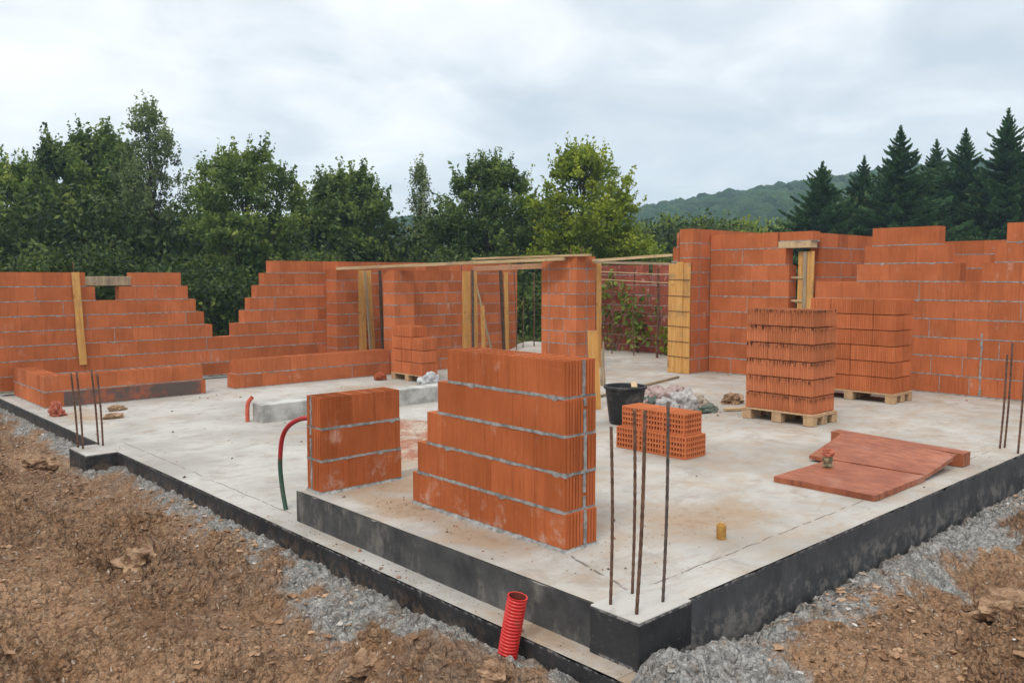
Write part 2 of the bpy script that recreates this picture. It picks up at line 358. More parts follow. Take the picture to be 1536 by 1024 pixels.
def make_ground():
    a0 = R(47.34)
    ang = np.concatenate([np.linspace(-2.2, -.62, 70, endpoint=False), np.linspace(-.62, .62, 1150), np.linspace(.62, 2.2, 71)[1:]])
    r = np.concatenate([np.linspace(.6, 3.4, 30, endpoint=False), np.geomspace(3.4, 20, 480, endpoint=False), np.geomspace(20, 900, 60)])
    A, Q = np.meshgrid(a0+ang, r); x = Q*np.cos(A); y = Q*np.sin(A)
    z = ground_z(x, y); nr, na = x.shape
    V = np.stack([x, y, z], -1).reshape(-1, 3); i = np.arange(nr*na).reshape(nr, na)
    F = np.stack([i[:-1, :-1], i[1:, :-1], i[1:, 1:], i[:-1, 1:]], -1).reshape(-1, 4)
    grass = sstep(17.5, 21, np.hypot(x, y)+2*fbm(x, y, .4, 3, 7))
    m = NT('soil'); P = m.pos()
    n1 = m.noise(P, .9, 6, .65); n2 = m.noise(P, 7, 6, .7, .6); n3 = m.noise(P, 55, 4, .65)
    wn = m.n('TexNoise'); wn.inputs['Scale'].default_value = 16; wn.inputs['Detail'].default_value = 3; m.l(P, wn.inputs['Vector'])
    ws = m.n('VectorMath', operation='SCALE'); m.l(wn.outputs['Color'], ws.inputs[0]); ws.inputs['Scale'].default_value = .09
    wp = m.n('VectorMath', operation='ADD'); m.l(P, wp.inputs[0]); m.l(ws.outputs[0], wp.inputs[1])
    def cells(k):
        v = m.n('TexVoronoi', feature='F1'); v.inputs['Scale'].default_value = k; m.l(wp.outputs[0], v.inputs['Vector'])
        return m.sep(v.outputs['Color'])[0], v.outputs['Distance']
    ca, da = cells(23); cb, db = cells(64)
    c = m.mix(m.step(n1, .36, .64), (.22, .114, .055), (.415, .240, .132))
    c = m.mix(m.math('MULTIPLY', m.step(n2, .44, .28), .62), c, (.12, .062, .034))
    c = m.mix(m.math('MULTIPLY', m.step(n2, .50, .68), .6), c, (.44, .30, .185))
    c = m.mix(m.math('MULTIPLY', m.step(ca, .62, .98), .25), c, (.42, .275, .165))
    c = m.mix(m.math('MULTIPLY', m.step(ca, .35, .02), .32), c, (.085, .046, .026))
    c = m.mix(m.math('MULTIPLY', m.step(cb, .72, 1.), .34), c, (.46, .33, .22))
    c = m.mix(m.math('MULTIPLY', m.step(cb, .30, .0), .4), c, (.075, .041, .024))
    c = m.mix(m.math('MULTIPLY', m.step(cb, .985, .99), .7), c, (.58, .50, .42))
    g2 = m.mix(m.step(m.noise(P, 14, 6, .7), .36, .64), (.205, .193, .175), (.44, .425, .395))
    g2 = m.mix(m.math('MULTIPLY', m.step(cb, .6, .95), .6), g2, (.52, .505, .475)); g2 = m.mix(m.math('MULTIPLY', m.step(ca, .4, .05), .5), g2, (.13, .125, .117))
    g2 = m.mix(m.math('MULTIPLY', m.step(m.noise(P, 4, 6, .7), .52, .66), .6), g2, (.28, .18, .105))
    dk = m.step(m.noise(P, .7, 5, .6), .56, .70); c = m.mix(m.math('MULTIPLY', dk, .5), c, (.095, .052, .03))
    sx_ = m.sep(P); wash = m.math('MULTIPLY', m.step(m.math('ADD', m.math('MULTIPLY', m.math('SUBTRACT', 3.2, sx_[0]), .8), m.math('MULTIPLY', m.math('GREATER_THAN', m.math('SUBTRACT', sx_[0], 3.2), 0.), 9.)), 1.25, .1), m.step(m.noise(P, 2.6, 6, .7, .5), .44, .60)); c = m.mix(m.math('MULTIPLY', wash, .38), c, (.29, .23, .18))
    c = m.mix(m.attr('mortar'), c, g2)
    gr = m.mix(m.step(m.noise(P, 1.5, 6, .7), .35, .65), (.10, .12, .035), (.26, .20, .10))
    c = m.mix(m.attr('grass'), c, gr); m.color(c); m.rough(.97)
    m.bump(m.math('ADD', m.math('ADD', m.math('MULTIPLY', n2, .6), m.math('MULTIPLY', n3, .5)), m.math('ADD', m.math('MULTIPLY', ca, .35), m.math('SUBTRACT', m.math('MULTIPLY', cb, .22), m.math('MULTIPLY', da, 1.6)))), 1., .045)
    o = np_mesh('ground', V, F, m.mat, None, {'mortar': ('POINT', mortar_mask(x, y).ravel()), 'grass': ('POINT', grass.ravel())}, True)
    tag(o, 'rough brown churned soil around the slab', None, None, 'structure')
make_ground()

# stones and crumbs lying in the soil: uncountable
def make_stones():
    base = np.array([(1, 0, 0), (-1, 0, 0), (0, 1, 0), (0, -1, 0), (0, 0, 1), (0, 0, -1), (.6, .6, .5), (-.6, .6, .5), (.6, -.6, .5), (-.6, -.6, .5)], float)
    fc = np.array([(0, 6, 8), (0, 2, 6), (2, 7, 6), (2, 1, 7), (1, 9, 7), (1, 3, 9), (3, 8, 9), (3, 0, 8), (4, 8, 6), (4, 6, 7), (4, 7, 9), (4, 9, 8), (5, 2, 0), (5, 1, 2), (5, 3, 1), (5, 0, 3)])
    pts = []
    n = 60000; x = rng.uniform(-1, 3.15, n); y = rng.uniform(2.3, 15, n); pts.append(np.stack([x, y], 1))
    n = 40000; x = rng.uniform(3, 12, n); y = rng.uniform(-.6, 2.6, n); pts.append(np.stack([x, y], 1))
    p = np.concatenate(pts); keep = fbm(p[:, 0], p[:, 1], .8, 3, 5)+rng.uniform(-.22, .22, len(p)) > .52
    p = p[keep]; n = len(p); s = np.minimum(rng.pareto(2.5, n)*.0062+.004, .03)
    z = ground_z(p[:, 0], p[:, 1])
    V = base[None]*rng.uniform(.55, 1.25, (n, 10, 1))*s[:, None, None]*np.stack([rng.uniform(.7, 1.4, n), rng.uniform(.7, 1.4, n), rng.uniform(.4, .8, n)], 1)[:, None]
    a = rng.uniform(0, 6.28, n); ca, sa = np.cos(a)[:, None], np.sin(a)[:, None]
    V = np.stack([V[..., 0]*ca-V[..., 1]*sa+p[:, :1], V[..., 0]*sa+V[..., 1]*ca+p[:, 1:], V[..., 2]+(z+s*.15)[:, None]], -1)
    F = (fc[None]+(np.arange(n)*10)[:, None, None]).reshape(-1, 3)
    tint = np.repeat(np.clip(rng.normal(.26, .20, n)+(rng.random(n) < .03)*.5+mortar_mask(p[:, 0], p[:, 1])*.40, 0, 1), len(fc))
    m = NT('stone'); c = m.ramp(m.attr('tint'), (0, (.12, .065, .035)), (.3, (.27, .15, .08)), (.6, (.42, .265, .16)), (.8, (.36, .33, .30)), (1, (.55, .52, .48)))
    m.color(m.mix(m.math('MULTIPLY', m.step(m.noise(m.pos(), 60, 3), .45, .65), .4), c, (.16, .10, .06))); m.rough(.95)
    tag(np_mesh('stones', V.reshape(-1, 3), F, m.mat, None, {'tint': ('FACE', tint)}), 'small stones and crumbs of soil scattered over the bare ground', None, None, 'stuff')
make_stones()

# single big clods of earth
SOILM = simple('clod_soil', (.17, .095, .052), (.40, .255, .155), 9, .97, .9, .02)
GREYSTONE = simple('grey_lump', (.24, .22, .20), (.44, .42, .39), 8, .95, .8, .015)
def lump(name, x, y, z, sx, sy, sz, mat, seed, amp=.35, sub=4, smooth=False, rz=0, **k):
    import bmesh
    bm = bmesh.new(); bmesh.ops.create_icosphere(bm, subdivisions=sub, radius=1)
    from mathutils import noise as N
    for v in bm.verts:
        o = Vector((seed*7.1, seed*3.3, seed)); d = 1+amp*(N.noise(v.co*1.5+o)+.55*N.noise(v.co*3.4+o)+.3*N.noise(v.co*8+o))
        v.co = Vector((v.co.x*sx*d, v.co.y*sy*d, max(v.co.z, -.35)*sz*d))
    me = bpy.data.meshes.new(name); bm.to_mesh(me); bm.free(); me.materials.append(mat)
    me.polygons.foreach_set('use_smooth', [smooth]*len(me.polygons))
    ob = bpy.data.objects.new(name, me); col.objects.link(ob); ob.location = (x, y, z); ob.rotation_euler = (0, 0, rz)
    return tag(ob, **k)
def gz(x, y): return float(ground_z(np.array([x]), np.array([y]))[0])
for x, y, s, mt, lb in [(2.16, 6.62, (.17, .15, .12), SOILM, 'hollowed brown clod of earth in the middle of the left dirt'),
        (2.05, 6.32, (.10, .05, .035), GREYSTONE, 'flat pale grey stone under the hollowed clod'),
        (6.15, 1.78, (.26, .16, .13), SOILM, 'big brown earth clod at the lower right edge of the photo'),
        (5.85, 1.86, (.14, .06, .04), GREYSTONE, 'flat grey stone beside the big clod at the lower right'),
        (9.0, 1.75, (.13, .09, .07), GREYSTONE, 'pale rounded stone in the rubble far along the right slab edge'),
        (2.55, 4.0, (.11, .09, .07), SOILM, 'brown earth clod left of the red corrugated pipe'),
        (2.88, 3.28, (.09, .08, .06), SOILM, 'brown earth clod right beside the red pipe base'),
        (2.62, 11.32, (.22, .15, .12), SOILM, 'dark earth clod in the hollow beside the left plinth'),
        (1.2, 8.3, (.15, .12, .08), SOILM, 'earth clod far left in the churned dirt')]:
    lump('stone' if mt is GREYSTONE else 'earth_clod', x, y, gz(x, y)+.01, *s, mt, x*3+y, .5, 4, rz=x*5, label=lb, cat='stone' if mt is GREYSTONE else 'earth clod')

# ------------------------------------------------------------------ slab
def floor_z(x, y):
    # the low floor rises to the raised level across a line running back from the platform corner
    d = (x-5.6)*.733-(y-6.2)*.68
    return LOW+.257*sstep(-.5, .5, d)
def make_slab():
    xs = np.linspace(3.2, 16.2, 230); ys = np.linspace(2.685, 16.8, 250); X, Y = np.meshgrid(xs, ys)
    Z = floor_z(X, Y); Z[(Y < 6.33) & (X < 5.3)] = LOW
    Z = Z+(fbm(X, Y, 1.3, 3, 19)-.5)*.006
    st = np.zeros_like(X)
    for cx, cy, sx, sy, a in [(4.0, 5.9, .8, .5, .8), (3.75, 4.6, .25, .8, .7), (4.2, 3.6, .4, .3, .5), (5.2, 3.5, .9, .5, .9), (6.2, 4.2, 1.3, .9, .5), (7.2, 3.3, .9, .6, .5), (8.5, 3.4, .8, .6, .4),
                              (8.8, 6.6, 1.0, .8, .55), (10.3, 6.4, 1.2, .7, .55), (9.6, 5.3, .9, .9, .35), (11, 8, 1.5, 1.2, .45), (13, 10.5, 1.2, 1.2, .4), (3.7, 13.3, .4, .9, .8), (4.2, 12.4, .9, .8, .35),
                              (6, 14, 1.2, .5, .45), (8.5, 13.2, 1.5, .8, .5), (6.2, 8.6, 1.0, 1.1, 1.2), (5.0, 7.6, .7, .8, .9), (9.9, 12.9, .7, .6, .5), (12.6, 4.8, .8, 1.2, .45), (5.2, 9.9, .9, .4, .45), (3.4, 5.6, .3, .5, .5), (3.3, 3.4, .2, .5, 1.0)]:
        st = np.maximum(st, a*gau(X, Y, cx, cy, sx, sy))
    st = np.maximum(st, .42*sstep(-.6, .6, (X-5.6)*.733-(Y-6.2)*.68)+.0*X)
    ny, nx = X.shape; V = np.stack([X, Y, Z], -1).reshape(-1, 3); i = np.arange(nx*ny).reshape(ny, nx)
    F = np.stack([i[:-1, :-1], i[:-1, 1:], i[1:, 1:], i[1:, :-1]], -1).reshape(-1, 4)
    slab = np_mesh('concrete_slab', V, F, CONC, None, {'stain': ('POINT', st.ravel())}, True)
    tag(slab, 'pale grey concrete floor slab of the unfinished house', None, None, 'structure')
    np_mesh('ledge', np.array([(3.2, 2.45, LOW-.002), (3.42, 2.45, LOW-.002), (3.42, 2.70, LOW-.002), (3.2, 2.70, LOW-.002)]), np.array([[0, 1, 2, 3]]), CONC, slab, {'stain': ('POINT', np.full(4, .7))})
    # raised platform with the same stains, its painted sides
    xs = np.linspace(3.38, 6.6, 70); ys = np.linspace(2.685, 6.31, 80); X, Y = np.meshgrid(xs, ys); Z = 0*X+(fbm(X, Y, 2, 3, 29)-.5)*.003
    st = np.full_like(X, .36)
    for cx, cy, sx, sy, a in [(3.72, 5.3, .28, .6, 1.1), (3.65, 4.3, .2, .6, .9), (4.4, 3.6, .5, .3, .6), (4.1, 5.9, .7, .5, .9), (5.2, 3.5, .9, .5, .9), (6.2, 4.2, 1.3, .9, .45), (3.6, 3.2, .2, .3, .5)]: st = np.maximum(st, a*gau(X, Y, cx, cy, sx, sy))
    ny, nx = X.shape; V = np.stack([X, Y, Z], -1).reshape(-1, 3); i = np.arange(nx*ny).reshape(ny, nx)
    F = np.stack([i[:-1, :-1], i[:-1, 1:], i[1:, 1:], i[1:, :-1]], -1).reshape(-1, 4)
    np_mesh('raised_platform', V, F, CONC, slab, {'stain': ('POINT', st.ravel())}, True)['label'] = 'raised concrete strip carrying the brick piers'
    def band(name, pts, mat, lab, nz=5, out=(0, 0), drop=0):
        # a painted side: vertices every 6 cm, edge a little uneven
        b = MB(); P = []
        (xa, ya, za, zb), (xb, yb, zc, zd) = pts; L = math.hypot(xb-xa, yb-ya); n = max(2, int(L/.06))
        for k in range(n+1):
            f = k/n; x = xa+(xb-xa)*f; y = ya+(yb-ya)*f
            t = za+(zc-za)*f+random.uniform(-.007, .002)-(random.random() < .05)*random.uniform(.005, .018); bt = zb
            col_ = []
            for q in range(nz):
                g_ = q/(nz-1); w = random.uniform(-.0025, .0025)
                col_.append((x+out[0]*w, y+out[1]*w, t+(bt-t)*g_))
            P.append(col_)
        for k in range(n):
            for q in range(nz-1): b.quad(P[k][q], P[k][q+1], P[k+1][q+1], P[k+1][q])
        o = b.build(name, mat, slab); o['label'] = lab
    band('footing_face', ((3.19, 16.8, LOW+.001, -.75), (3.19, 2.45, LOW+.001, -.75)), BITUMEN, 'black bitumen painted lower edge along the left side', out=(1, 0))
    band('platform_face', ((3.372, 6.32, .002, -.3), (3.372, 2.98, .002, -.3)), BITDUST, 'dusty dark grey face of the raised step', out=(1, 0))
    band('platform_end', ((5.3, 6.32, .0, -.3), (3.372, 6.32, .0, -.3)), BITDUST, None, out=(0, 1)) if False else None
    band('slab_face', ((3.78, 2.675, .001, -.75), (16.2, 2.675, .001, -.75)), BITDUST2, 'dark grey painted slab edge along the right side', out=(0, 1))
    b = MB(); b.box(3.376, 5.35, 2.98, 6.318, -.3, -.012); b.build('platform_body', CONC2, slab)
    def plinth(x0, x1, y0, y1, z1, lab):
        b = MB(); b.cbox(x0, x1, y0, y1, -.75, z1-.012, .006, 0, jit=.001); b.cbox(x0+.004, x1-.004, y0+.004, y1-.004, z1-.012, z1, .004, 1)
        b.build('plinth', [BITUMEN, CONC2], slab)['label'] = lab
    plinth(3.335, 3.80, 2.655, 3.0, .004, 'black painted corner plinth with four rebars')
    plinth(2.85, 3.24, 10.28, 10.92, LOW+.004, 'black painted plinth jutting from the left edge')
    b = MB(); b.cbox(5.32, 9.3, 10.92, 11.21, LOW-.03, .0, .012, 0, jit=.004)
    b.build('kerb_beam', KERBM, None, label='long low grey concrete beam lying on the floor behind the small brick pier', cat='concrete beam')
def _bit3():
    m = NT('bitumen_grey'); P = m.pos(); p = m.sep(P)
    f = m.noise(P, 2.6, 7, .65); v = m.noise(m.comb(m.math('MULTIPLY', p[0], 9.), m.math('MULTIPLY', p[2], 1.2), 0.), 1., 5, .7)
    c = m.mix(m.step(f, .3, .7), (.032, .033, .036), (.068, .068, .071)); c = m.mix(m.math('MULTIPLY', m.step(v, .52, .70), .5), c, (.095, .092, .088)); c = m.mix(m.math('MULTIPLY', m.step(v, .44, .28), .4), c, (.02, .02, .022))
    low = m.math('MULTIPLY', m.step(p[2], -.10, -.24), m.step(m.noise(P, 11, 6, .7), .45, .62)); c = m.mix(m.math('MULTIPLY', low, .6), c, (.22, .20, .18))
    ed = m.math('MULTIPLY', m.step(p[2], -.022, -.004), m.step(m.noise(P, 22, 4, .7), .46, .60)); c = m.mix(m.math('MULTIPLY', ed, .7), c, (.32, .30, .28))
    sp = m.step(m.noise(P, 60, 2), .71, .75); c = m.mix(m.math('MULTIPLY', sp, .5), c, (.3, .28, .26)); m.color(c); m.rough(.75)
    m.bump(m.math('ADD', f, m.math('MULTIPLY', m.noise(P, 28, 4), .5)), .6, .012); return m.mat
BITDUST2 = _bit3()
make_slab()

# ------------------------------------------------------------------ walls of hollow clay blocks
def wall(name, label, cat, axis, plane, thick, rows, bl=.3, mat=None, toprows=(), fine=False, headj=.12, group=None, ribs_at=(), bed=.012, seed=0, depthj=.0025, inset=0.):
    """axis 'x': runs along X with its front face at Y = plane; axis 'y': along Y, front at X = plane; thickness goes away from the camera"""
    rnd = random.Random(seed+hash(label) % 1 + len(label)); b = MB(); mats = [mat or CLAY, MORTAR, HOLE, CLAYD]
    def bx(a0, a1, d0, d1, z0, z1, m, t, c=0):
        f = b.cbox if c else b.box
        kw = dict(c=c) if c else {}
        if axis == 'x': f(a0, a1, plane+d0, plane+d1, z0, z1, m=m, t=t, **kw)
        else: f(plane+d0, plane+d1, a0, a1, z0, z1, m=m, t=t, **kw)
    def pt(a, d, z): return (a, plane+d, z) if axis == 'x' else (plane+d, a, z)
    A0 = min(s[0] for r in rows for s in r[2]); A1 = max(s[1] for r in rows for s in r[2])
    base = (pt(A0, 0, rows[0][0])); ox, oy, oz = base
    for ri, (z0, z1, spans) in enumerate(rows):
        for (a, e) in spans:
            top = ri in toprows; zb = z0+bed
            # blocks
            u = a; first = True; off = rnd.choice((.35, .5, .65, 1.0)) if ri % 2 else rnd.choice((1., .85, .6))
            while u < e-.01:
                L = bl*(off if first else 1)*rnd.uniform(.9, 1.12); first = False
                v = u+L
                if e-v < bl*.3: v = e
                v = min(v, e); t = min(1, max(0, rnd.gauss(.5, .2))); dj = rnd.uniform(0, depthj)
                g = .0006 if fine else .0012
                if fine:
                    bx(u+g, v-g, dj, thick-rnd.uniform(0, depthj), zb, z1-(.05 if top else 0), 0, t, .0016)
                else:
                    bx(u+g, v-g, dj, thick-rnd.uniform(0, depthj), zb, z1-(.0 if not top else .04), 0, t)
                if top:
                    za = z1-(.05 if fine else .04)
                    # collar and perforated top
                    d0, d1 = dj+.001, thick-.003
                    if axis == 'x':
                        b.box(u+g, v-g, plane+d0, plane+d1, za, z1, 0, t, top=False)
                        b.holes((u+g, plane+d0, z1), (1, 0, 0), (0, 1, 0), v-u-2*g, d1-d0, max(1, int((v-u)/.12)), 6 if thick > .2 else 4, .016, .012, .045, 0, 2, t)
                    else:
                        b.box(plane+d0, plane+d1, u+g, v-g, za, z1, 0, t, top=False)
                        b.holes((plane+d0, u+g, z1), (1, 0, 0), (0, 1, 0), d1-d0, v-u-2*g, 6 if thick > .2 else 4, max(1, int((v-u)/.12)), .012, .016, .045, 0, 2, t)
                if rnd.random() < headj and v < e-.02:
                    bx(v-.005, v+.005, -.0012, .02, zb+.01, z1-.01, 1, .5)
                    
                u = v
            bx(a+.012, e-.012, .012, thick-.012, z0, z1-.06, 1, .4)
            # bed joint: a jagged mortar ribbon squeezed out round the course
            n = max(2, int((e-a)/.04)); ring = []
            for k in range(n+1): ring.append((a+(e-a)*k/n, 0))
            for k in range(1, 5): ring.append((e, thick*k/4))
            for k in range(1, n+1): ring.append((e-(e-a)*k/n, thick))
            for k in range(1, 4): ring.append((a, thick*(1-k/4)))
            cols_ = []
            for (p, d) in ring:
                po = rnd.uniform(-.001, .0045); sgn_d = -1 if d < thick/2 else 1; sgn_a = -1 if p < (a+e)/2 else 1
                on_side = d in (0, thick)
                p2 = p if (on_side and a+.001 < p < e-.001) else p+sgn_a*po
                d2 = d+sgn_d*po if on_side else d
                hi = zb+rnd.uniform(-.0005, .0055); lo = z0-rnd.uniform(-.001, .006)-(rnd.random() < .06)*rnd.uniform(.004, .022)
                cols_.append((pt(p2, d2, lo), pt(p2, d2, hi)))
            for k in range(len(cols_)):
                l0, h0 = cols_[k]; l1, h1 = cols_[(k+1) % len(cols_)]
                if axis == 'x': b.quad(l0, l1, h1, h0, 1)
                else: b.quad(l1, l0, h0, h1, 1)
    for (a, side, z0, z1) in ribs_at: pass
    b.v = [(x-ox, y-oy, z-oz) for x, y, z in b.v]
    return b.build(name, mats, None, (ox, oy, oz), label=label, cat=cat, group=group)
def courses(z0, h, spans): return [(z0+h*i, z0+h*(i+1), s if isinstance(s, list) else [s]) for i, s in enumerate(spans)]

# left outer wall, stepped, with an opening at the top
wall('brick_wall', 'long stepped orange block wall at the back left with a gap and toothed ends', 'wall', 'x', 16.4, .25, courses(-.19, .256, [
    (3.25, 15.3), (3.25, 15.3), (3.25, 15.3), [(3.25, 6.98), (7.44, 15.3)], [(3.25, 6.82), (7.65, 15.3)], [(3.25, 6.66), (7.79, 15.3)],
    [(3.25, 4.82), (5.24, 6.51), (7.94, 15.3)], [(3.25, 4.66), (5.46, 6.38), (8.11, 15.3)], [(8.28, 15.3)]]), .34, seed=1, headj=.07)
b = MB(); b.cbox(0, .92, 0, .2, 0, .17, .006, jit=.003); b.build('plank', GREYWOOD, None, (4.60, 16.43, 1.615), label='short brown plank bridging the gap on top of the left wall', cat='plank')
# low walls
LG = 'low two course block walls'
w = wall('low_wall', 'low two course block wall on the far left with a soot smeared lower course', 'wall', 'x', 14.42, .27, courses(LOW, .25, [(3.45, 5.99), (3.45, 5.94)]), .3, seed=2, toprows=(1,), headj=.05)
w2 = wall('low_wall', 'short low block wall running back from the corner of the far left low wall', 'wall', 'y', 3.45, .27, courses(LOW, .25, [(14.70, 16.39), (14.70, 16.39)]), .3, seed=3, toprows=(1,), headj=.05)
b = MB()
b.box(3.72, 5.9, 14.412, 14.417, LOW+.02, LOW+.235, 0)
def smear():
    m = NT('soot_smear'); P = m.pos(); p = m.sep(P)
    f = m.math('ADD', m.noise(P, 2.2, 6, .7), m.math('MULTIPLY', m.noise(P, 9, 4), .25)); f = m.step(f, .42, .68)
    m.color(m.mix(f, (.36, .10, .045), (.10, .075, .065))); m.rough(.9); return m.mat
b.build('soot_coat', smear(), None).parent = w; bpy.context.view_layer.update()
s = w.children[0]; s.matrix_parent_inverse = w.matrix_world.inverted()
wall('low_wall', 'low two course block wall behind the concrete beam, ending against the partition', 'wall', 'x', 14.62, .34, courses(LOW, .26, [(6.62, 10.0), (6.70, 10.0)]), .33, seed=4, toprows=(1,), headj=.05)
# stub and partition
wall('wall_stub', 'narrow full height block stub in front of the long back left wall', 'wall', 'x', 15.95, .44, courses(LOW, .2445, [(9.55, 10.1)]*9), .28, seed=5, headj=.3)
wall('partition_wall', 'full height block partition in the middle beneath the long top plank', 'wall', 'x', 14.62, .25, courses(LOW, .2415, [(10.56, 11.95)]*9), .3, seed=6, headj=.25)
wall('brick_pilaster', 'pale narrow block pilaster at the left end of the middle partition', 'pilaster', 'x', 14.46, .40, courses(LOW, .2415, [(10.02, 10.52)]*9), .28, mat=CLAYP, seed=7, headj=.3)
wall('brick_pillar', 'freestanding tall square block pillar standing behind the stepped front pier', 'pillar', 'y', 11.79, .55, courses(0, .241, [(10.99, 11.93)]*9), .32, seed=8, headj=.35, mat=CLAYP)
# right side
RH = .2835
wall('brick_wall', 'tall block wall on the right between the yellow formwork pier and the slit opening', 'wall', 'y', 13.4, .25, courses(0, RH, [(7.49, 9.085)]*7+[(7.56, 9.085), (7.72, 9.085)]), .36, seed=9, headj=.1)
wall('brick_wall', 'highest block wall running back from the yellow formwork pier', 'wall', 'x', 9.1, .3, courses(0, .265, [(12.86, 15.75)]*10), .3, seed=10, headj=.25)
wall('brick_pier', 'narrow toothed block pier above and beside the yellow formwork panel', 'pier', 'y', 12.84, .35, courses(0, .265, [(9.42, 9.60)]*8+[(9.42, 9.52), (9.42, 9.44)]), .3, seed=12, headj=0) if False else None
wall('brick_wall', 'long right hand block wall with stepped toothed top rows near the frame edge', 'wall', 'y', 13.5, .25, courses(0, RH, [(2.9, 7.05)]*6+[[(4.76, 6.34), (2.9, 4.46)], [(4.93, 6.22), (2.9, 4.29)], [(5.08, 6.10), (2.9, 4.15)]]), .42, seed=13, headj=.3)
wall('brick_wall', 'block wall receding behind the stepped right wall beside the slit opening', 'wall', 'x', 7.06, .25, courses(0, .2525, [(13.76, 15.75)]*10), .36, seed=14, headj=.15)
wall('brick_wall', 'rear block wall glimpsed through the notch of the stepped right wall', 'wall', 'y', 15.8, .25, courses(0, .24, [(2.9, 7.05)]*10), .36, seed=15, headj=.15)
wall('brick_wall', 'weathered dark red block wall overgrown with climbing plants seen through the wide opening', 'wall', 'y', 15.8, .25, courses(-.1, .24, [(9.42, 14.4)]*8+[[(9.42, 12.3), (12.6, 14.35)]]), .3, mat=CLAYW, seed=16, headj=.2)
# lintel course
wall('lintel_blocks', 'single thin course of blocks over the slit opening on the right wall', 'lintel', 'y', 13.42, .25, courses(2.385, .165, [(7.08, 7.70)]), .6, seed=17, headj=0)
b = MB(); b.cbox(0, .24, 0, .60, 0, .110, .003); b.build('lintel_board', PINE, None, (13.398, 7.105, 2.2725), label='pale wooden lintel board over the slit opening in the right wall', cat='board')

def smear_joint(parent_label, axis, plane, at, z0, z1, w):
    par = [o for o in col.objects if o.get('label') == parent_label][0]; b = MB(); n = int((z1-z0)/.03); ox, oy, oz = par.location; L_ = []
    for k in range(n+1):
        z = z0+(z1-z0)*k/n; a = at+random.uniform(-.10, .10)*w+.07*w*math.sin(k*.31+at); ww = w*random.uniform(.45, 1.)*(.7+.3*math.sin(k*.83))
        L_.append(((a-ww/2, z), (a+ww/2, z)))
    for k in range(n):
        P_ = [L_[k][0], L_[k][1], L_[k+1][1], L_[k+1][0]]; d = plane-random.uniform(.003, .006)
        q = [((p-ox, d-oy, z-oz) if axis == 'x' else (d-ox, p-oy, z-oz)) for p, z in P_]
        b.quad(*(q if axis == 'x' else q[::-1]))
    b.build('mortar_smear', MORTAR, par)
smear_joint('long right hand block wall with stepped toothed top rows near the frame edge', 'y', 13.5, 4.42, .02, .95, .05)
smear_joint('freestanding tall square block pillar standing behind the stepped front pier', 'x', 10.99, 12.08, .02, 2.1, .035)
smear_joint('freestanding tall square block pillar standing behind the stepped front pier', 'y', 11.79, 11.72, .1, 2.05, .025)
smear_joint('highest block wall running back from the yellow formwork pier', 'x', 9.1, 13.08, .05, 2.6, .02)
# foreground piers: chamfered blocks, ribbed ends, perforated tops
def end_ribs(b, axis, plane_a, d0, d1, z0, z1, joint, sign):
    """vertical ribs on a wall end; axis: direction the wall runs"""
    d = d0+.012
    while d < d1-.02:
        w = random.uniform(.014, .022)
        if not (joint-.021 < d+w/2 < joint+.021):
            if axis == 'y': b.box(d, d+w, min(plane_a, plane_a+sign*.006), max(plane_a, plane_a+sign*.006), z0+.006, z1-.006, 0, random.uniform(.3, .7))
            else: b.box(min(plane_a, plane_a+sign*.006), max(plane_a, plane_a+sign*.006), d, d+w, z0+.006, z1-.006, 0, random.uniform(.3, .7))
        d += w+random.uniform(.007, .012)
def pier(name, label, axis, plane, thick, rows, bl, split, ends, seed):
    o = wall(name, label, 'brick pier', axis, plane, thick, rows, bl, mat=CLAYH, fine=True, toprows=(len(rows)-1,), headj=.06, seed=seed, depthj=.002, bed=.0175)
    b = MB(); mo = b; ox, oy, oz = o.location
    for (z0, z1, sp) in rows:
        for a, e in sp:
            for which in ends:
                pl = a if which < 0 else e
                end_ribs(b, axis, pl, plane+.004, plane+thick-.006, z0+.012, z1-.002, plane+split, which)
                dd = .0125
                n = 9
                for k in range(n):
                    za = z0+.012+(z1-z0-.014)*k/n; zb = za+(z1-z0-.014)/n; j = random.uniform(-.002, .003); q = pl+which*random.uniform(.004, .0075)
                    if random.random() < .04: continue
                    if axis == 'y': mo.box(plane+split-dd+j, plane+split+dd+j, min(pl, q), max(pl, q), za, zb, 1)
                    else: mo.box(min(pl, q), max(pl, q), plane+split-dd+j, plane+split+dd+j, za, zb, 1)
    b.v = [(x-ox, y-oy, z-oz) for x, y, z in b.v]; b.build('end_ribs', [CLAYD, MORTAR], o)
    # mortar squeezed out on the floor round the foot
    f = MB(); (z0, z1, sp) = rows[0]; a, e = sp[0]
    ring = []
    for k in range(60): ring.append((a+(e-a)*k/60, 0, 0, -1))
    for k in range(12): ring.append((e, thick*k/12, 1, 0))
    for k in range(60): ring.append((e-(e-a)*k/60, thick, 0, 1))
    for k in range(12): ring.append((a, thick*(1-k/12), -1, 0))
    C = []
    for p, d, na, nd in ring:
        w = random.uniform(.012, .05); h = random.uniform(.008, .02)
        q = lambda s, z: ((plane+d+nd*s-ox, p+na*s-oy, z-oz) if axis == 'y' else (p+na*s-ox, plane+d+nd*s-oy, z-oz))
        C.append((q(-.003, z0+h), q(w*.5, z0+h*.6), q(w, z0-.004)))
    for k in range(len(C)):
        A, B = C[k], C[(k+1) % len(C)]
        for j in range(2):
            if axis == 'y': f.quad(A[j], B[j], B[j+1], A[j+1])
            else: f.quad(A[j], A[j+1], B[j+1], B[j])
    f.build('mortar_bed', MORTAR, o)
    return o
pier('brick_pier', 'tall stepped five course orange block pier in the foreground on the raised strip', 'y', 3.87, .30,
     courses(.0, .2485, [(3.69, 5.36), (3.70, 5.29), (3.695, 5.165), (3.70, 5.03), (3.71, 4.91)]), .5, .185, (-1,), 21)
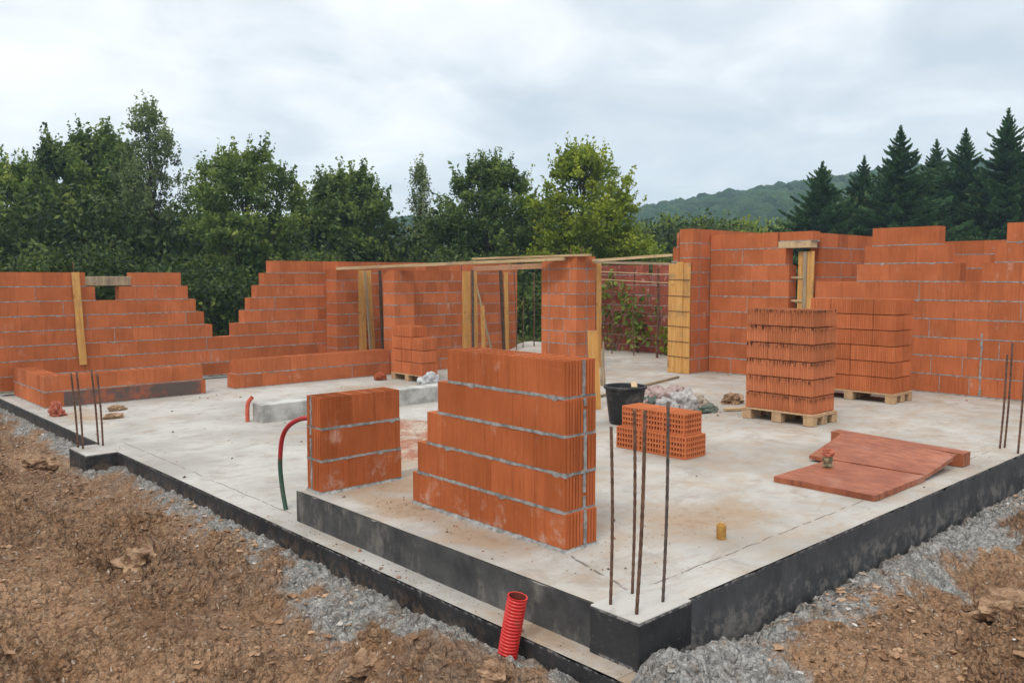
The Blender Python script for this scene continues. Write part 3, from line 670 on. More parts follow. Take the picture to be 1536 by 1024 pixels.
pier('brick_pier', 'small three course orange block pier at the left end of the raised strip', 'x', 6.05, .24,
     courses(.0, .2655, [(3.46, 4.25), (3.46, 4.24), (3.465, 4.235)]), .45, .165, (-1,), 22)

# ------------------------------------------------------------------ formwork, planks and posts
def board(name, label, p0, p1, w, t, mat, nrm, cat='board', group=None, parent=None):
    """a board from p0 to p1 (centre line), width w, thickness t, wide face along nrm"""
    p0 = Vector(p0); p1 = Vector(p1); L = (p1-p0).length; z = (p1-p0).normalized(); n = Vector(nrm); n = (n-z*n.dot(z)).normalized(); s = z.cross(n)
    b = MB(); n_ = max(2, int(L/.25)); cs = []
    for k in range(n_+1):
        f = k/n_; q = random.uniform(-.004, .004); r = random.uniform(-.003, .003)
        cs.append([(-w/2+q, -t/2+r, f*L), (w/2+q, -t/2+r, f*L), (w/2+q, t/2+r, f*L), (-w/2+q, t/2+r, f*L)])
    n0 = len(b.v)
    for c in cs: b.v += c
    for k in range(n_):
        for j in range(4): b.face((n0+k*4+j, n0+k*4+(j+1) % 4, n0+k*4+4+(j+1) % 4, n0+k*4+4+j))
    b.face((n0+3, n0+2, n0+1, n0)); e = n0+n_*4; b.face((e, e+1, e+2, e+3))
    o = b.build(name, mat, parent, label=label, cat=cat, group=group)
    M = Matrix((s, n, z)).transposed().to_4x4(); M.translation = p0; o.matrix_world = M
    return o
PLANKW = wood('plank_wood', (.30, .19, .095), (.50, .36, .20))
NX, NY, NZ = (1, 0, 0), (0, 1, 0), (0, 0, 1)
board('formwork_board', 'yellow board standing upright against the back left wall below the short plank', (4.56, 16.365, .2), (4.49, 16.365, 1.86), .125, .03, YELLOW, NY)
# jamb of the opening right of the stub
board('formwork_board', 'broad yellow board on the right edge of the narrow wall stub', (10.21, 15.98, LOW), (10.19, 15.98, 1.92), .20, .04, YELLOW, NY)
board('formwork_board', 'thin tapering yellow board leaning at the right of the wall stub', (10.45, 15.9, LOW), (10.36, 15.94, 1.92), .10, .03, YELLOW, NY)
board('prop_post', 'grey wooden prop in front of the yellow boards at the wall stub', (10.33, 15.80, LOW), (10.22, 15.86, 1.9), .045, .045, GREYWOOD, NY, 'post')
board('prop_post', 'dark wooden prop in the shaded doorway between stub and partition', (10.56, 15.7, LOW), (10.50, 15.7, 1.92), .05, .05, simple('dark_post', (.05, .032, .022), (.10, .06, .04), 9), NY, 'post')
# jamb at the right end of the partition
board('formwork_board', 'yellow board closing the right end of the middle partition', (12.06, 14.60, LOW), (12.06, 14.60, 1.9), .2, .05, YELLOW, NY)
board('formwork_board', 'narrow yellow board beside the dark steel post at the partition end', (12.30, 14.56, LOW), (12.28, 14.58, 1.9), .11, .04, YELLOW, NY)
board('formwork_board', 'short yellow board at the foot of the partition end', (12.50, 14.5, LOW), (12.46, 14.52, 1.12), .10, .03, YELLOW, NY)
board('prop_post', 'dark steel post standing at the right end of the partition', (12.18, 14.5, LOW), (12.16, 14.5, 1.93), .04, .04, STEEL, NY, 'post')
# pillar board
board('formwork_board', 'tall yellow plank standing on the floor between the stepped pier and the black tub', (8.47, 7.52, 0), (8.43, 7.56, 1.06), .135, .03, YELLOW, (-.68, -.73, 0))
board('formwork_board', 'yellow board fixed to the right rear edge of the tall pillar', (12.44, 10.98, 0), (12.42, 10.98, 2.05), .12, .03, YELLOW, NY)
b = MB(); pts = [Vector((10.41, 9.1, 0)), Vector((10.40, 9.1, .1)), Vector((10.41, 9.1, .3)), Vector((10.42, 9.1, .72))]
b.tube([p-pts[0] for p in pts], [.05, .055, .028, .012], 7); b.build('wooden_stake', GREYWOOD, None, pts[0], label='thin grey wooden stake standing behind the black tub', cat='stake')
# formwork panel at the right pier: three boards, battens
pan = empty('timber_formwork', (12.83, 9.35, 0), label='yellow timber formwork panel covering the end of the highest right wall', cat='formwork')
for i, (y0, y1, zz) in enumerate(((9.11, 9.26, 2.03), (9.265, 9.42, 2.05), (9.425, 9.59, 2.02))):
    b = MB(); b.cbox(-.03, 0, y0-9.35, y1-9.35, 0, zz, .003, jit=.003); b.build('board', YELLOW, pan)
for z in (.30, .58, .86, 1.14, 1.42, 1.72):
    b = MB(); b.tube([(-.036, -.25, z), (-.036, .25, z+.01)], .006, 5); b.build('tie_wire', RUST, pan)
wall('brick_pier', 'toothed block pier top rising above the yellow formwork panel', 'pier', 'y', 12.845, .012+.25, courses(2.055, .265, [(9.405, 9.53), (9.405, 9.45)]), .3, seed=31, headj=0)
b = MB(); b.cbox(0, .25, 0, .18, 0, 2.05, .004); b.build('wall_core', MORTAR, pan, (.03, .058, 0))
# slit opening jamb
jm = empty('timber_formwork', (13.46, 7.235, 0), label='yellow timber jamb of the slit opening in the right wall', cat='formwork')
for y0, y1, x in ((-.15, -.02, .02), (.04, .15, .05)):
    b = MB(); b.cbox(x, x+.04, y0, y1, 0, 2.21, .003, jit=.002); b.build('board', YELLOW, jm)
b = MB(); b.cbox(.0, .05, -.035, .035, 0, 2.21, .003); b.build('batten', GREYWOOD, jm)
for z in (1.0, 1.35, 1.75): b = MB(); b.box(.03, .06, .05, .27, z, z+.035); b.build('spacer', PINE, jm)
# top planks
board('long_plank', 'long rough plank running on top from the wall stub to the tall pillar', (9.58, 15.86, 1.955), (11.72, 11.2, 2.12), .26, .06, PLANKW, NZ, 'plank')
board('long_plank', 'shorter plank laid over the end of the long one on the tall pillar', (10.9, 12.95, 2.135), (12.0, 10.82, 2.19), .22, .04, PLANKW, NZ, 'plank')
board('cross_board', 'reddish board bridging the gap between back wall and tall pillar', (13.7, 16.3, 1.98), (12.0, 11.9, 2.0), .05, .11, wood('red_board', (.36, .17, .09), (.48, .27, .15)), NZ, 'board')
board('pole', 'upper pale pole spanning the wide opening between pillar and right pier', (12.2, 10.95, 2.09), (12.86, 9.55, 2.18), .07, .05, PINE, NZ, 'pole')
board('pole', 'lower brown pole spanning the wide opening between pillar and right pier', (12.2, 10.9, 2.06), (12.86, 9.6, 2.02), .06, .045, GREYWOOD, NZ, 'pole')
# leaning things in the back gap
board('leaning_lath', 'grey lath leaning in the back room left of the gap', (14.0, 15.9, LOW), (13.75, 16.3, 1.72), .05, .025, GREYWOOD, NY, 'lath')
board('prop_post', 'dark post in the back room in front of the far wall', (14.3, 15.8, LOW), (14.25, 15.9, 2.0), .06, .06, simple('dark_post_b', (.05, .032, .022), (.10, .06, .04), 9), NY, 'post')
board('formwork_board', 'narrow olive yellow board at the end of the far wall beside the gap', (14.85, 16.3, LOW), (14.8, 16.3, 1.9), .12, .03, YELLOW, NY)

# ------------------------------------------------------------------ rebars
def rebar(x, y, z, h, dx, dy, label, group, r=.0075, mat=None, coat=True):
    b = MB(); n = max(6, int(h/.025)); pts = []; rad = []
    for k in range(n+1):
        f = k/n; bow = math.sin(f*3.1)*.006
        pts.append((dx*f+bow, dy*f-bow, h*f)); rad.append(r*(1.13 if k % 2 else .95))
    b.tube(pts, rad, 8)
    b.build('rebar', mat or RUST, None, (x, y, z), smooth=True, label=label, cat='rebar', group=group)
G1 = 'rebars on the front corner plinth'
rebar(3.42, 2.92, .0, .98, -.004, .004, 'rusty rebar at the left of the front corner plinth, shortest of the four', G1, .0085)
rebar(3.63, 2.94, .0, 1.05, .0, .0, 'rusty rebar at the rear of the front corner plinth, second from the left', G1, .0085)
rebar(3.42, 2.74, .0, 1.09, .025, -.02, 'thick rusty rebar nearest the camera on the front corner plinth, leaning right', G1, .0095)
rebar(3.66, 2.75, .0, 1.11, .01, -.008, 'dark rebar rightmost on the front corner plinth, with mortar spattered foot', G1, .0085, STEEL)
G2 = 'rebars on the left plinth'
rebar(2.93, 10.84, LOW, .90, -.04, .03, 'leftmost rusty rebar on the left edge plinth', G2, .011)
rebar(2.95, 10.72, LOW, .93, -.03, .03, 'rebar second from left on the left edge plinth', G2, .011)
rebar(3.16, 10.85, LOW, .92, -.04, .03, 'rebar third from left on the left edge plinth', G2, .011)
rebar(3.185, 10.76, LOW, .88, -.03, .02, 'rightmost rebar on the left edge plinth', G2, .011)
G3 = 'rebars at the right slab edge'
rebar(9.61, 2.93, 0, .98, .03, -.02, 'shorter leftmost rebar at the right slab edge', G3, .010)
rebar(9.69, 2.91, 0, 1.10, .03, -.02, 'middle rebar of those at the right slab edge', G3, .010)
rebar(9.47, 2.72, 0, 1.23, .03, -.02, 'tallest rebar at the right slab edge, nearest the frame edge', G3, .010)
G4 = 'thin rods in the back gap'
rebar(14.45, 15.5, LOW, 2.2, -.05, .05, 'thin rod in the back gap beside the end of the far wall', G4, .012)
rebar(14.75, 15.6, LOW, 1.5, .02, 0, 'short thin rod in the middle of the back gap', G4, .012)
rebar(15.05, 15.5, LOW, 2.15, .0, .0, 'rusty rod in the back gap nearest the tall pillar', G4, .016)
G5 = 'rod ends sticking out of wall tops'
rebar(4.5, 16.5, 1.85, .2, -.01, 0, 'short rod end sticking out of the back left wall top above the yellow board', G5, .009)
rebar(12.0, 14.7, 1.91, .28, .02, 0, 'bent rod end sticking out above the middle partition', G5, .010)
rebar(11.95, 11.3, 2.16, .17, 0, 0, 'left rod end sticking out of the tall pillar top', G5, .010)
rebar(12.2, 11.25, 2.16, .2, 0, 0, 'right rod end sticking out of the tall pillar top', G5, .010)
# mesh of bars in the wide opening
ms = empty('rebar_mesh', (14.9, 11.6, 0), label='rusty mesh of bars standing in the wide opening before the overgrown wall', cat='steel mesh')
for y in (9.5, 10.15, 10.8, 11.45, 12.1, 12.75, 13.3):
    b = MB(); b.tube([(0, y-11.6, 0), (.02, y-11.6+random.uniform(-.05, .05), 1.0), (0, y-11.6, 1.95+random.uniform(-.1, .05))], .016 if random.random() < .5 else .03, 6); b.build('upright_bar', RUST, ms)
for z in (.45, 1.02, 1.42, 1.7, 1.88):
    b = MB(); b.tube([(-.03, -2.2, z), (-.03, -.3, z-.05), (-.03, 1.75, z+.03)], .011, 5); b.build('cross_wire', RUST if z < 1.6 else PINE, ms)

# ------------------------------------------------------------------ loose hollow blocks
def block_mesh(name, lx, ly, lz, pitch, mat, top=True, face_holes=False, t=.5):
    """hollow block, origin at the centre of its base, ribbed on four sides"""
    b = MB(); hx, hy = lx/2-.006, ly/2-.006; md = 1
    if face_holes:
        b.box(-hx+.03, hx-.03, -hy+.03, hy-.03, .0, lz-.03, 1, t)
        nz = 4
        b.holes((-hx-.006, hy+.006, 0), (0, -1, 0), NZ, 2*hy+.012, lz, max(3, int(ly/.036)), nz, .014, .017, .05, 0, md, t)
        b.holes((-hx-.006, -hy-.006, 0), (1, 0, 0), NZ, 2*hx+.012, lz, max(3, int(lx/.036)), nz, .014, .017, .05, 0, md, t)
        b.quad((hx+.006, -hy-.006, 0), (hx+.006, hy+.006, 0), (hx+.006, hy+.006, lz), (hx+.006, -hy-.006, lz), 0, t)
        b.quad((hx+.006, hy+.006, 0), (-hx-.006, hy+.006, 0), (-hx-.006, hy+.006, lz), (hx+.006, hy+.006, lz), 0, t)
        b.holes((-hx-.006, -hy-.006, lz), NX, NY, 2*hx+.012, 2*hy+.012, 8, 4, .013, .013, .05, 0, md, t)
        return b.mesh(name, [mat, HOLE])
    b.box(-hx, hx, -hy, hy, 0, lz, 0, t-.15, top=False)
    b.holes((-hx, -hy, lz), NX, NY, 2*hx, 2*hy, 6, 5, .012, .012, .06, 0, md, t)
    def ribs(n, f):
        for k in range(n):
            c = (k+.5)/n; w = .30/n
            if k in (n//2,): w = .22/n
            f(c-w, c+w, random.uniform(t-.2, t+.2))
    ny = int(ly/pitch); nx = int(lx/pitch); tz = lz-.004
    ribs(ny, lambda a, c, q: (b.box(-hx-.006, -hx, -hy+a*2*hy, -hy+c*2*hy, .003, tz, 0, q), b.box(hx, hx+.006, -hy+a*2*hy, -hy+c*2*hy, .003, tz, 0, q)))
    ribs(nx, lambda a, c, q: (b.box(-hx+a*2*hx, -hx+c*2*hx, -hy-.006, -hy, .003, tz, 0, q), b.box(-hx+a*2*hx, -hx+c*2*hx, hy, hy+.006, .003, tz, 0, q)))
    return b.mesh(name, [mat, HOLE])
def place(me, name, x, y, z, rz, label, group, cat='hollow block'):
    o = bpy.data.objects.new(name, me); col.objects.link(o); o.location = (x, y, z); o.rotation_euler = (0, 0, rz)
    return tag(o, label, cat, group)
ORD = ['bottom', 'second', 'third', 'fourth', 'fifth', 'top', 'topmost']
PINEP = wood('pallet_wood', (.36, .22, .12), (.48, .32, .18))
def pallet(x0, x1, y0, y1, z, label):
    p = empty('wooden_pallet', ((x0+x1)/2, (y0+y1)/2, z), label=label, cat='pallet', group='wooden pallets'); hx, hy = (x1-x0)/2, (y1-y0)/2
    bw = .1
    for k in range(5):
        x = -hx+(2*hx-bw)*k/4; b = MB(); b.cbox(x, x+bw, -hy, hy, .118, .138, .003, jit=.003); b.build('deck_board', PINEP, p)
    for i in range(3):
        y = -hy+(2*hy-.13)*i/2
        b = MB(); b.cbox(-hx, hx, y, y+.13, .098, .117, .003, jit=.002); b.build('cross_board', PINEP, p)
        for j in range(3):
            x = -hx+(2*hx-.12)*j/2; b = MB(); b.cbox(x, x+.12, y+.002, y+.128, .0, .097, .004, jit=.003); b.build('support_block', PINEP, p)
    return p
def stack(x0, y0, nx, ny, nl, lx, ly, lz, z0, pitch, mat, base_lab, group, skip=(), gap=.003, meshes=4, seed=0):
    rnd = random.Random(seed)
    ms_ = [block_mesh('hollow_block', lx-.004, ly-.004, lz-.010, pitch, mat, t=.3+.4*k/(meshes-1)) for k in range(meshes)]
    px = ['front row', 'second row', 'rear row']
    for l in range(nl):
        for i in range(nx):
            for j in range(ny):
                if (l, i, j) in skip: continue
                # j = 0 is the right end (small Y) as the camera sees it
                pos = ('right end' if j == 0 else 'left end' if j == ny-1 else 'middle' if ny == 3 else ['', 'right of centre', 'left of centre'][min(j, 2)])
                nm = ORD[l] if l < nl-1 else 'top'
                lab = f"{base_lab}, {nm} layer, {px[i]}, {pos}"
                place(rnd.choice(ms_), 'hollow_block', x0+lx*(i+.5)+rnd.uniform(-.004, .004), y0+ly*(j+.5)+rnd.uniform(-.004, .004), z0+lz*l, rnd.uniform(-.008, .008), lab, group)
pallet(9.33, 9.95, 4.86, 5.82, 0, 'wooden pallet under the streaked block stack in the middle of the floor')
stack(9.36, 4.89, 2, 3, 6, .285, .302, .2085, .139, .024, CLAYS, 'ribbed soot streaked block on front pallet', 'streaked blocks on the front pallet', seed=1)
pallet(11.86, 12.48, 4.98, 6.30, 0, 'wooden pallet under the cleaner orange block stack by the right wall')
stack(11.88, 5.0, 2, 4, 6, .30, .32, .222, .139, .027, CLAYP, 'clean orange block on rear pallet', 'clean blocks on the rear pallet', skip={(5, 1, 3), (5, 1, 2)}, seed=2)
pallet(9.62, 10.02, 12.98, 14.02, LOW, 'wooden pallet under the block stack before the middle partition')
stack(9.63, 13.0, 1, 3, 3, .38, .335, .243, LOW+.139, .04, CLAYP, 'large block stacked before the partition', 'blocks stacked before the partition', seed=3)
for j, lb in ((2, 'left'), (1, 'right')):
    place(block_mesh('hollow_block', .37, .33, .2, .04, CLAYP), 'hollow_block', 9.82, 13.0+.335*(j+.5), LOW+.139+.729, 0, f'topmost {lb} block of two on the stack before the partition', 'blocks stacked before the partition')
# two layer stack of perforated blocks
G = 'perforated blocks beside the black tub'
m1 = block_mesh('perforated_block', .33, .292, .222, .03, CLAYP, face_holes=True); m2 = block_mesh('perforated_block', .285, .262, .215, .03, CLAYP, face_holes=True, t=.65)
for j, lb in enumerate(('right', 'middle', 'left')):
    place(m1, 'perforated_block', 6.90, 4.81+.294*(j+.5), 0, random.uniform(-.02, .02), f'perforated clay block, lower {lb} one beside the black tub', G)
for j, lb in enumerate(('right', 'middle', 'left')):
    place(m2, 'perforated_block', 6.92, 4.86+.264*(j+.5), .2225, random.uniform(-.02, .02), f'perforated clay block, upper {lb} one beside the black tub', G)

# clay slabs near the right edge
TILE = NT('clay_sheet')
def _tile():
    m = TILE; P = m.pos(); p = m.sep(P); f = m.noise(P, 4, 5, .6)
    g = m.noise(m.comb(m.math('MULTIPLY', p[0], 34.), m.math('MULTIPLY', p[1], 5.), 0.), 1., 4, .65, .4)
    c = m.mix(m.step(f, .3, .7), (.25, .072, .030), (.35, .115, .055)); c = m.mix(m.math('MULTIPLY', m.step(g, .46, .62), .7), c, (.15, .042, .026))
    c = m.mix(m.math('MULTIPLY', m.step(m.noise(P, 2.2, 4), .55, .7), .35), c, (.42, .24, .18))
    m.color(c); m.rough(.5); m.b.inputs['Specular IOR Level'].default_value = .3; m.bump(g, .8, .02); return m.mat
TILE = _tile()
def sheet(name, label, x0, x1, y0, y1, prof, th, nx=24, ny=24):
    """a clay sheet; prof(x, y) is the height of its top"""
    V = []; b = MB()
    def P(i, j, low=False):
        x = x0+(x1-x0)*i/nx; y = y0+(y1-y0)*j/ny; e = .002
        if i in (0, nx): x += e*(random.Random(j*7+i).uniform(-1, 1))
        if j in (0, ny): y += e*(random.Random(i*5+j+99).uniform(-1, 1))
        z = prof(x, y); return (x, y, max(z-th, .001) if low else z)
    for i in range(nx):
        for j in range(ny): b.quad(P(i, j), P(i+1, j), P(i+1, j+1), P(i, j+1)); b.quad(P(i, j+1, 1), P(i+1, j+1, 1), P(i+1, j, 1), P(i, j, 1))
    for i in range(nx): b.quad(P(i, 0, 1), P(i+1, 0, 1), P(i+1, 0), P(i, 0)); b.quad(P(i, ny), P(i+1, ny), P(i+1, ny, 1), P(i, ny, 1))
    for j in range(ny): b.quad(P(0, j), P(0, j+1), P(0, j+1, 1), P(0, j, 1)); b.quad(P(nx, j, 1), P(nx, j+1, 1), P(nx, j+1), P(nx, j))
    ox, oy = (x0+x1)/2, (y0+y1)/2; b.v = [(x-ox, y-oy, z) for x, y, z in b.v]
    return b.build(name, TILE, None, (ox, oy, 0), label=label, cat='clay slab', group='clay slabs near the right edge')
sheet('clay_slab', 'flat reddish clay slab lying on the floor near the right edge', 6.57, 7.56, 2.88, 3.77, lambda x, y: .05, .049)
sheet('clay_slab', 'tilted reddish clay slab sloping up behind the flat one', 7.585, 8.26, 2.88, 3.98, lambda x, y: .055+.15*(max(0, x-7.585)/.735)**1.1*(.6+.4*min(1, (y-2.88)/.7)), .035)
sheet('clay_strip', 'narrow clay strip lying behind the tilted reddish slab', 8.38, 8.56, 2.86, 4.16, lambda x, y: .125+.04*(y-2.86)/1.3, .13, 6, 24)
# red net and pipe stub on the slab
REDNET = simple('orange_net', (.27, .065, .034), (.40, .11, .06), 12, .6, .3, .01)
o = empty('pipe_stub', (7.25, 3.62, .062), label='short striped pipe stub wrapped in torn orange net on the clay slab', cat='pipe stub')
b = MB(); b.tube([(0, 0, 0), (0, 0, .03), (0, 0, .06), (0, 0, .09), (0, 0, .12)], [.045, .04, .045, .04, .045], 14); b.build('pipe', simple('pipe_ochre', (.10, .09, .05), (.35, .28, .16), 18, .6), o)
nt_ = lump('net', 0, 0, .115, .052, .048, .050, REDNET, 3.3, .45, 4); nt_.parent = o

lump('orange_net', 3.40, 13.60, LOW+.05, .10, .13, .14, REDNET, 5, .6, 4, label='crumpled orange net lying by the far left low wall', cat='net')
b = MB(); b.tube([(0, 0, 0), (0, 0, .1)], [.033, .033], 16); b.tube([(0, 0, .1), (0, 0, .112)], [.02, .018], 12)
b.build('capped_pipe', simple('ochre_cap', (.30, .15, .03), (.42, .24, .06), 20, .6), None, (4.86, 3.17, 0), label='small ochre capped pipe stub rising from the stained floor', cat='pipe stub')

# ------------------------------------------------------------------ pipes
def corrugated(name, pts, r, mats, label, cat, amp=.12, step=.018, tints=None, open_top=False):
    P = [Vector(p) for p in pts]; seg = []
    # catmull-rom resample
    Q = [P[0]*2-P[1]]+P+[P[-1]*2-P[-2]]; dense = []
    for i in range(1, len(Q)-2):
        for k in range(24):
            t = k/24; a, b_, c, d = Q[i-1], Q[i], Q[i+1], Q[i+2]
            dense.append(.5*((2*b_)+(-a+c)*t+(2*a-5*b_+4*c-d)*t*t+(-a+3*b_-3*c+d)*t**3))
    dense.append(P[-1]); L = [0]
    for i in range(1, len(dense)): L.append(L[-1]+(dense[i]-dense[i-1]).length)
    n = int(L[-1]/step)*4; pts2 = []; rad = []; j = 0
    for k in range(n+1):
        s = L[-1]*k/n
        while j < len(L)-2 and L[j+1] < s: j += 1
        f = (s-L[j])/max(1e-9, L[j+1]-L[j]); pts2.append(dense[j].lerp(dense[j+1], f)); rad.append(r*(1-amp*(0, .35, 1, .35)[k % 4]))
    o = pts2[0].copy(); b = MB(); b.tube([p-o for p in pts2], rad, 22, cap=False)
    nf = len(b.f)
    for q in range(nf): b.t[q] = q/nf
    if open_top:
        e = pts2[-1]-o; d = (pts2[-1]-pts2[-2]).normalized()
        b.tube([e, e-d*.14], [r*.86, r*.84], 22, m=1, cap=False)
        b.f = [f if i < nf else f[::-1] for i, f in enumerate(b.f)]
        n0 = len(b.v); a = d.cross(Vector((.31, .95, .02))).normalized(); c = d.cross(a)
        for rr in (r*.995, r*.86):
            for k in range(22): an = 2*math.pi*k/22; b.v.append(tuple(e+(a*math.cos(an)+c*math.sin(an))*rr))
        for k in range(22): b.face((n0+k, n0+(k+1) % 22, n0+22+(k+1) % 22, n0+22+k)[::-1])
    return b.build(name, mats, None, o, smooth=True, label=label, cat=cat)
REDP = NT('red_plastic'); 
def _redp():
    m = REDP; P = m.objc(); f = m.noise(P, 9, 5)
    c = m.mix(m.step(f, .35, .7), (.52, .013, .012), (.60, .035, .028)); c = m.mix(m.math('MULTIPLY', m.step(m.noise(P, 14, 5, .7), .55, .72), .55), c, (.22, .10, .06))
    m.color(c); m.rough(.38); m.b.inputs['Specular IOR Level'].default_value = .5; return m.mat
REDP = _redp(); DARKIN = simple('pipe_inside', (.10, .012, .01), (.16, .03, .02), 9, .8, 0)
corrugated('corrugated_pipe', [(3.05, 3.42, -.62), (3.07, 3.395, -.45), (3.087, 3.37, -.25), (3.109, 3.328, .015)], .058, [REDP, DARKIN], 'red corrugated drain pipe standing open in the soil at the front edge', 'drain pipe', .14, .019, open_top=True)
def _hose():
    m = NT('hose'); t = m.attr('tint'); c = m.mix(m.step(t, .36, .42), (.028, .070, .045), (.36, .018, .022))
    c = m.mix(m.math('MULTIPLY', m.step(m.noise(m.objc(), 25, 4), .5, .7), .4), c, (.16, .10, .08)); m.color(c); m.rough(.45); return m.mat
corrugated('conduit_hose', [(3.47, 6.70, LOW), (3.47, 6.76, -.08), (3.47, 6.79, .14), (3.47, 6.74, .37), (3.48, 6.62, .50), (3.52, 6.45, .575), (3.60, 6.33, .57)], .021, [_hose()], 'curved conduit hose, green below and red above, beside the small pier', 'hose', .12, .014)
corrugated('conduit_hose', [(5.24, 11.2, LOW), (5.24, 11.2, -.1), (5.25, 11.18, .02), (5.29, 11.14, .09)], .03, [simple('orange_pipe', (.45, .07, .04), (.55, .12, .07), 12, .5, 0)], 'short orange red conduit stub at the end of the concrete beam', 'hose', .08, .02)

# ------------------------------------------------------------------ tub, sacks, debris
tub = empty('mortar_tub', (7.92, 6.56, 0), label='black plastic mortar tub standing behind the perforated blocks', cat='tub')
def _tub():
    m = NT('black_plastic'); P = m.objc(); p = m.sep(P)
    d = m.step(m.math('ADD', m.noise(P, 6, 6, .7), m.math('MULTIPLY', p[2], .12)), .52, .72)
    m.color(m.mix(m.math('MULTIPLY', d, .6), (.014, .015, .016), (.13, .12, .11))); m.rough(.5); return m.mat
TUB = _tub()
b = MB(); b.lathe([(0, .01), (.17, .01), (.178, .0), (.19, .02), (.245, .44), (.25, .445), (.25, .42), (.252, .40)][:5], 48); b.lathe([(.236, .45), (.182, .03), (0, .03)], 48); b.build('body', TUB, tub, smooth=True)
b = MB(); b.lathe([(.246, .425), (.262, .43), (.265, .452), (.258, .462), (.24, .462), (.236, .45)], 48); b.build('rim', TUB, tub, smooth=True)
b = MB(); b.lathe([(.222, .36), (.1, .355), (0, .35)][::1], 40); b.build('contents', simple('tub_water', (.02, .02, .018), (.07, .06, .05), 7, .25, 0), tub)
board('rim_board', 'small pale board lying across the rim of the black tub', (7.83, 6.34, .472), (8.16, 6.63, .474), .07, .015, PINE, NZ, 'board')
def sackmat(name, c1, c2, r=.45):
    m = NT(name); P = m.objc(); f = m.noise(P, 9, 5, .65, 1.); m.color(m.mix(m.step(f, .35, .65), c1, c2)); m.rough(r); m.bump(m.noise(P, 16, 5, .6, 1.5), .9, .03); return m.mat
SW = sackmat('sack_white', (.24, .22, .21), (.46, .43, .41)); SP = sackmat('sack_pink', (.22, .13, .11), (.40, .31, .28)); SG = sackmat('sack_green', (.045, .07, .05), (.16, .19, .16)); SB = sackmat('sack_beige', (.20, .15, .11), (.38, .31, .24))
for i, (x, y, sx, sy, sz, mt, lb) in enumerate([
        (9.02, 7.00, .24, .20, .21, SP, 'crumpled pinkish plastic sack beside the black tub'),
        (8.95, 6.72, .17, .18, .14, SW, 'small white plastic sack at the front of the sack heap'),
        (9.30, 6.93, .28, .26, .24, SP, 'large pink and grey sack at the top of the heap'),
        (9.18, 6.62, .20, .21, .20, SW, 'bright white plastic sack in the middle of the heap'),
        (9.36, 6.62, .24, .22, .16, SB, 'beige rubble sack on the right of the heap'),
        (8.86, 6.92, .12, .12, .15, SG, 'dark green crumpled bag at the left foot of the heap'),
        (9.38, 6.44, .24, .15, .08, SG, 'dark green plastic sheet at the right foot of the heap')]):
    lump('rubble_sack', x, y, .35*sz*.7, sx, sy, sz, mt, i*1.7+2, .40, 5, True, label=lb, cat='sack')
lump('plastic_sack', 9.62, 12.72, LOW+.05, .22, .16, .17, sackmat('sack_clear', (.33, .33, .34), (.52, .52, .53)), 31, .5, 4, True, label='white plastic sack by the block stack before the partition', cat='sack')
lump('brick_fragment', 9.33, 13.98, LOW+.05, .12, .10, .10, CLAYG, 33, .4, 3, label='broken brick piece left of the stack before the partition', cat='brick fragment')
lump('earth_clod', 10.30, 6.58, .03, .16, .13, .11, SOILM, 37, .5, 4, label='brown clod on the floor left of the streaked block stack', cat='earth clod')
lump('earth_clod', 4.22, 13.5, LOW+.02, .12, .08, .06, SOILM, 38, .5, 4, label='brown clod on the floor before the far left low wall', cat='earth clod')
lump('earth_clod', 3.95, 12.8, LOW+.02, .13, .07, .05, SOILM, 39, .5, 4, label='flat brown clod on the floor right of the left rebars', cat='earth clod')
board('pine_lath', 'short pale lath on the floor beside the streaked block pallet', (9.6, 6.25, .02), (10.2, 5.95, .02), .07, .03, PINE, NZ, 'lath')
board('pine_lath', 'thin lath lying on the floor behind the black tub', (9.2, 8.2, .02), (12.2, 8.9, .02), .05, .03, GREYWOOD, NZ, 'lath')
# red clay rubble between the two piers
def heap():
    n = 90; g_ = np.linspace(-1, 1, n); X, Y = np.meshgrid(g_, g_); x = 6.25+X*1.15; y = 8.55+Y*1.75; r = np.sqrt(X**2+Y**2)
    e = np.clip(1-r, 0, 1)**.7; z = LOW-.01+e*(.05+.16*fbm(x, y, 1.6, 3, 3)*(.4+.6*gau(x, y, 6.6, 9.2, .7)))+e*(billow(x, y, 6, 3, 8)-.5)*.07+e*(fbm(x, y, 25, 2, 9)-.5)*.025
    z = z-.05*sstep(.86, 1, r)
    V = np.stack([x, y, z], -1).reshape(-1, 3); i = np.arange(n*n).reshape(n, n); F = np.stack([i[:-1, :-1], i[:-1, 1:], i[1:, 1:], i[1:, :-1]], -1).reshape(-1, 4)
    keep = (r[:-1, :-1].ravel() < 1); F = F[keep]
    m = NT('clay_rubble'); P = m.pos(); c = m.mix(m.step(m.noise(P, 3, 6, .7), .35, .62), (.40, .33, .26), (.30, .125, .075)); c = m.mix(m.math('MULTIPLY', m.step(m.noise(P, 14, 5, .7), .48, .66), .7), c, (.17, .08, .055))
    c = m.mix(m.math('MULTIPLY', m.step(m.noise(P, 24, 4), .6, .7), .6), c, (.5, .44, .38)); m.color(c); m.rough(.95); m.bump(m.noise(P, 30, 4), .8, .02)
    tag(np_mesh('rubble_heap', V, F, m.mat, None, {}, True), 'low heap of sand and red clay crumbs on the floor between the two piers', 'rubble heap')
heap()
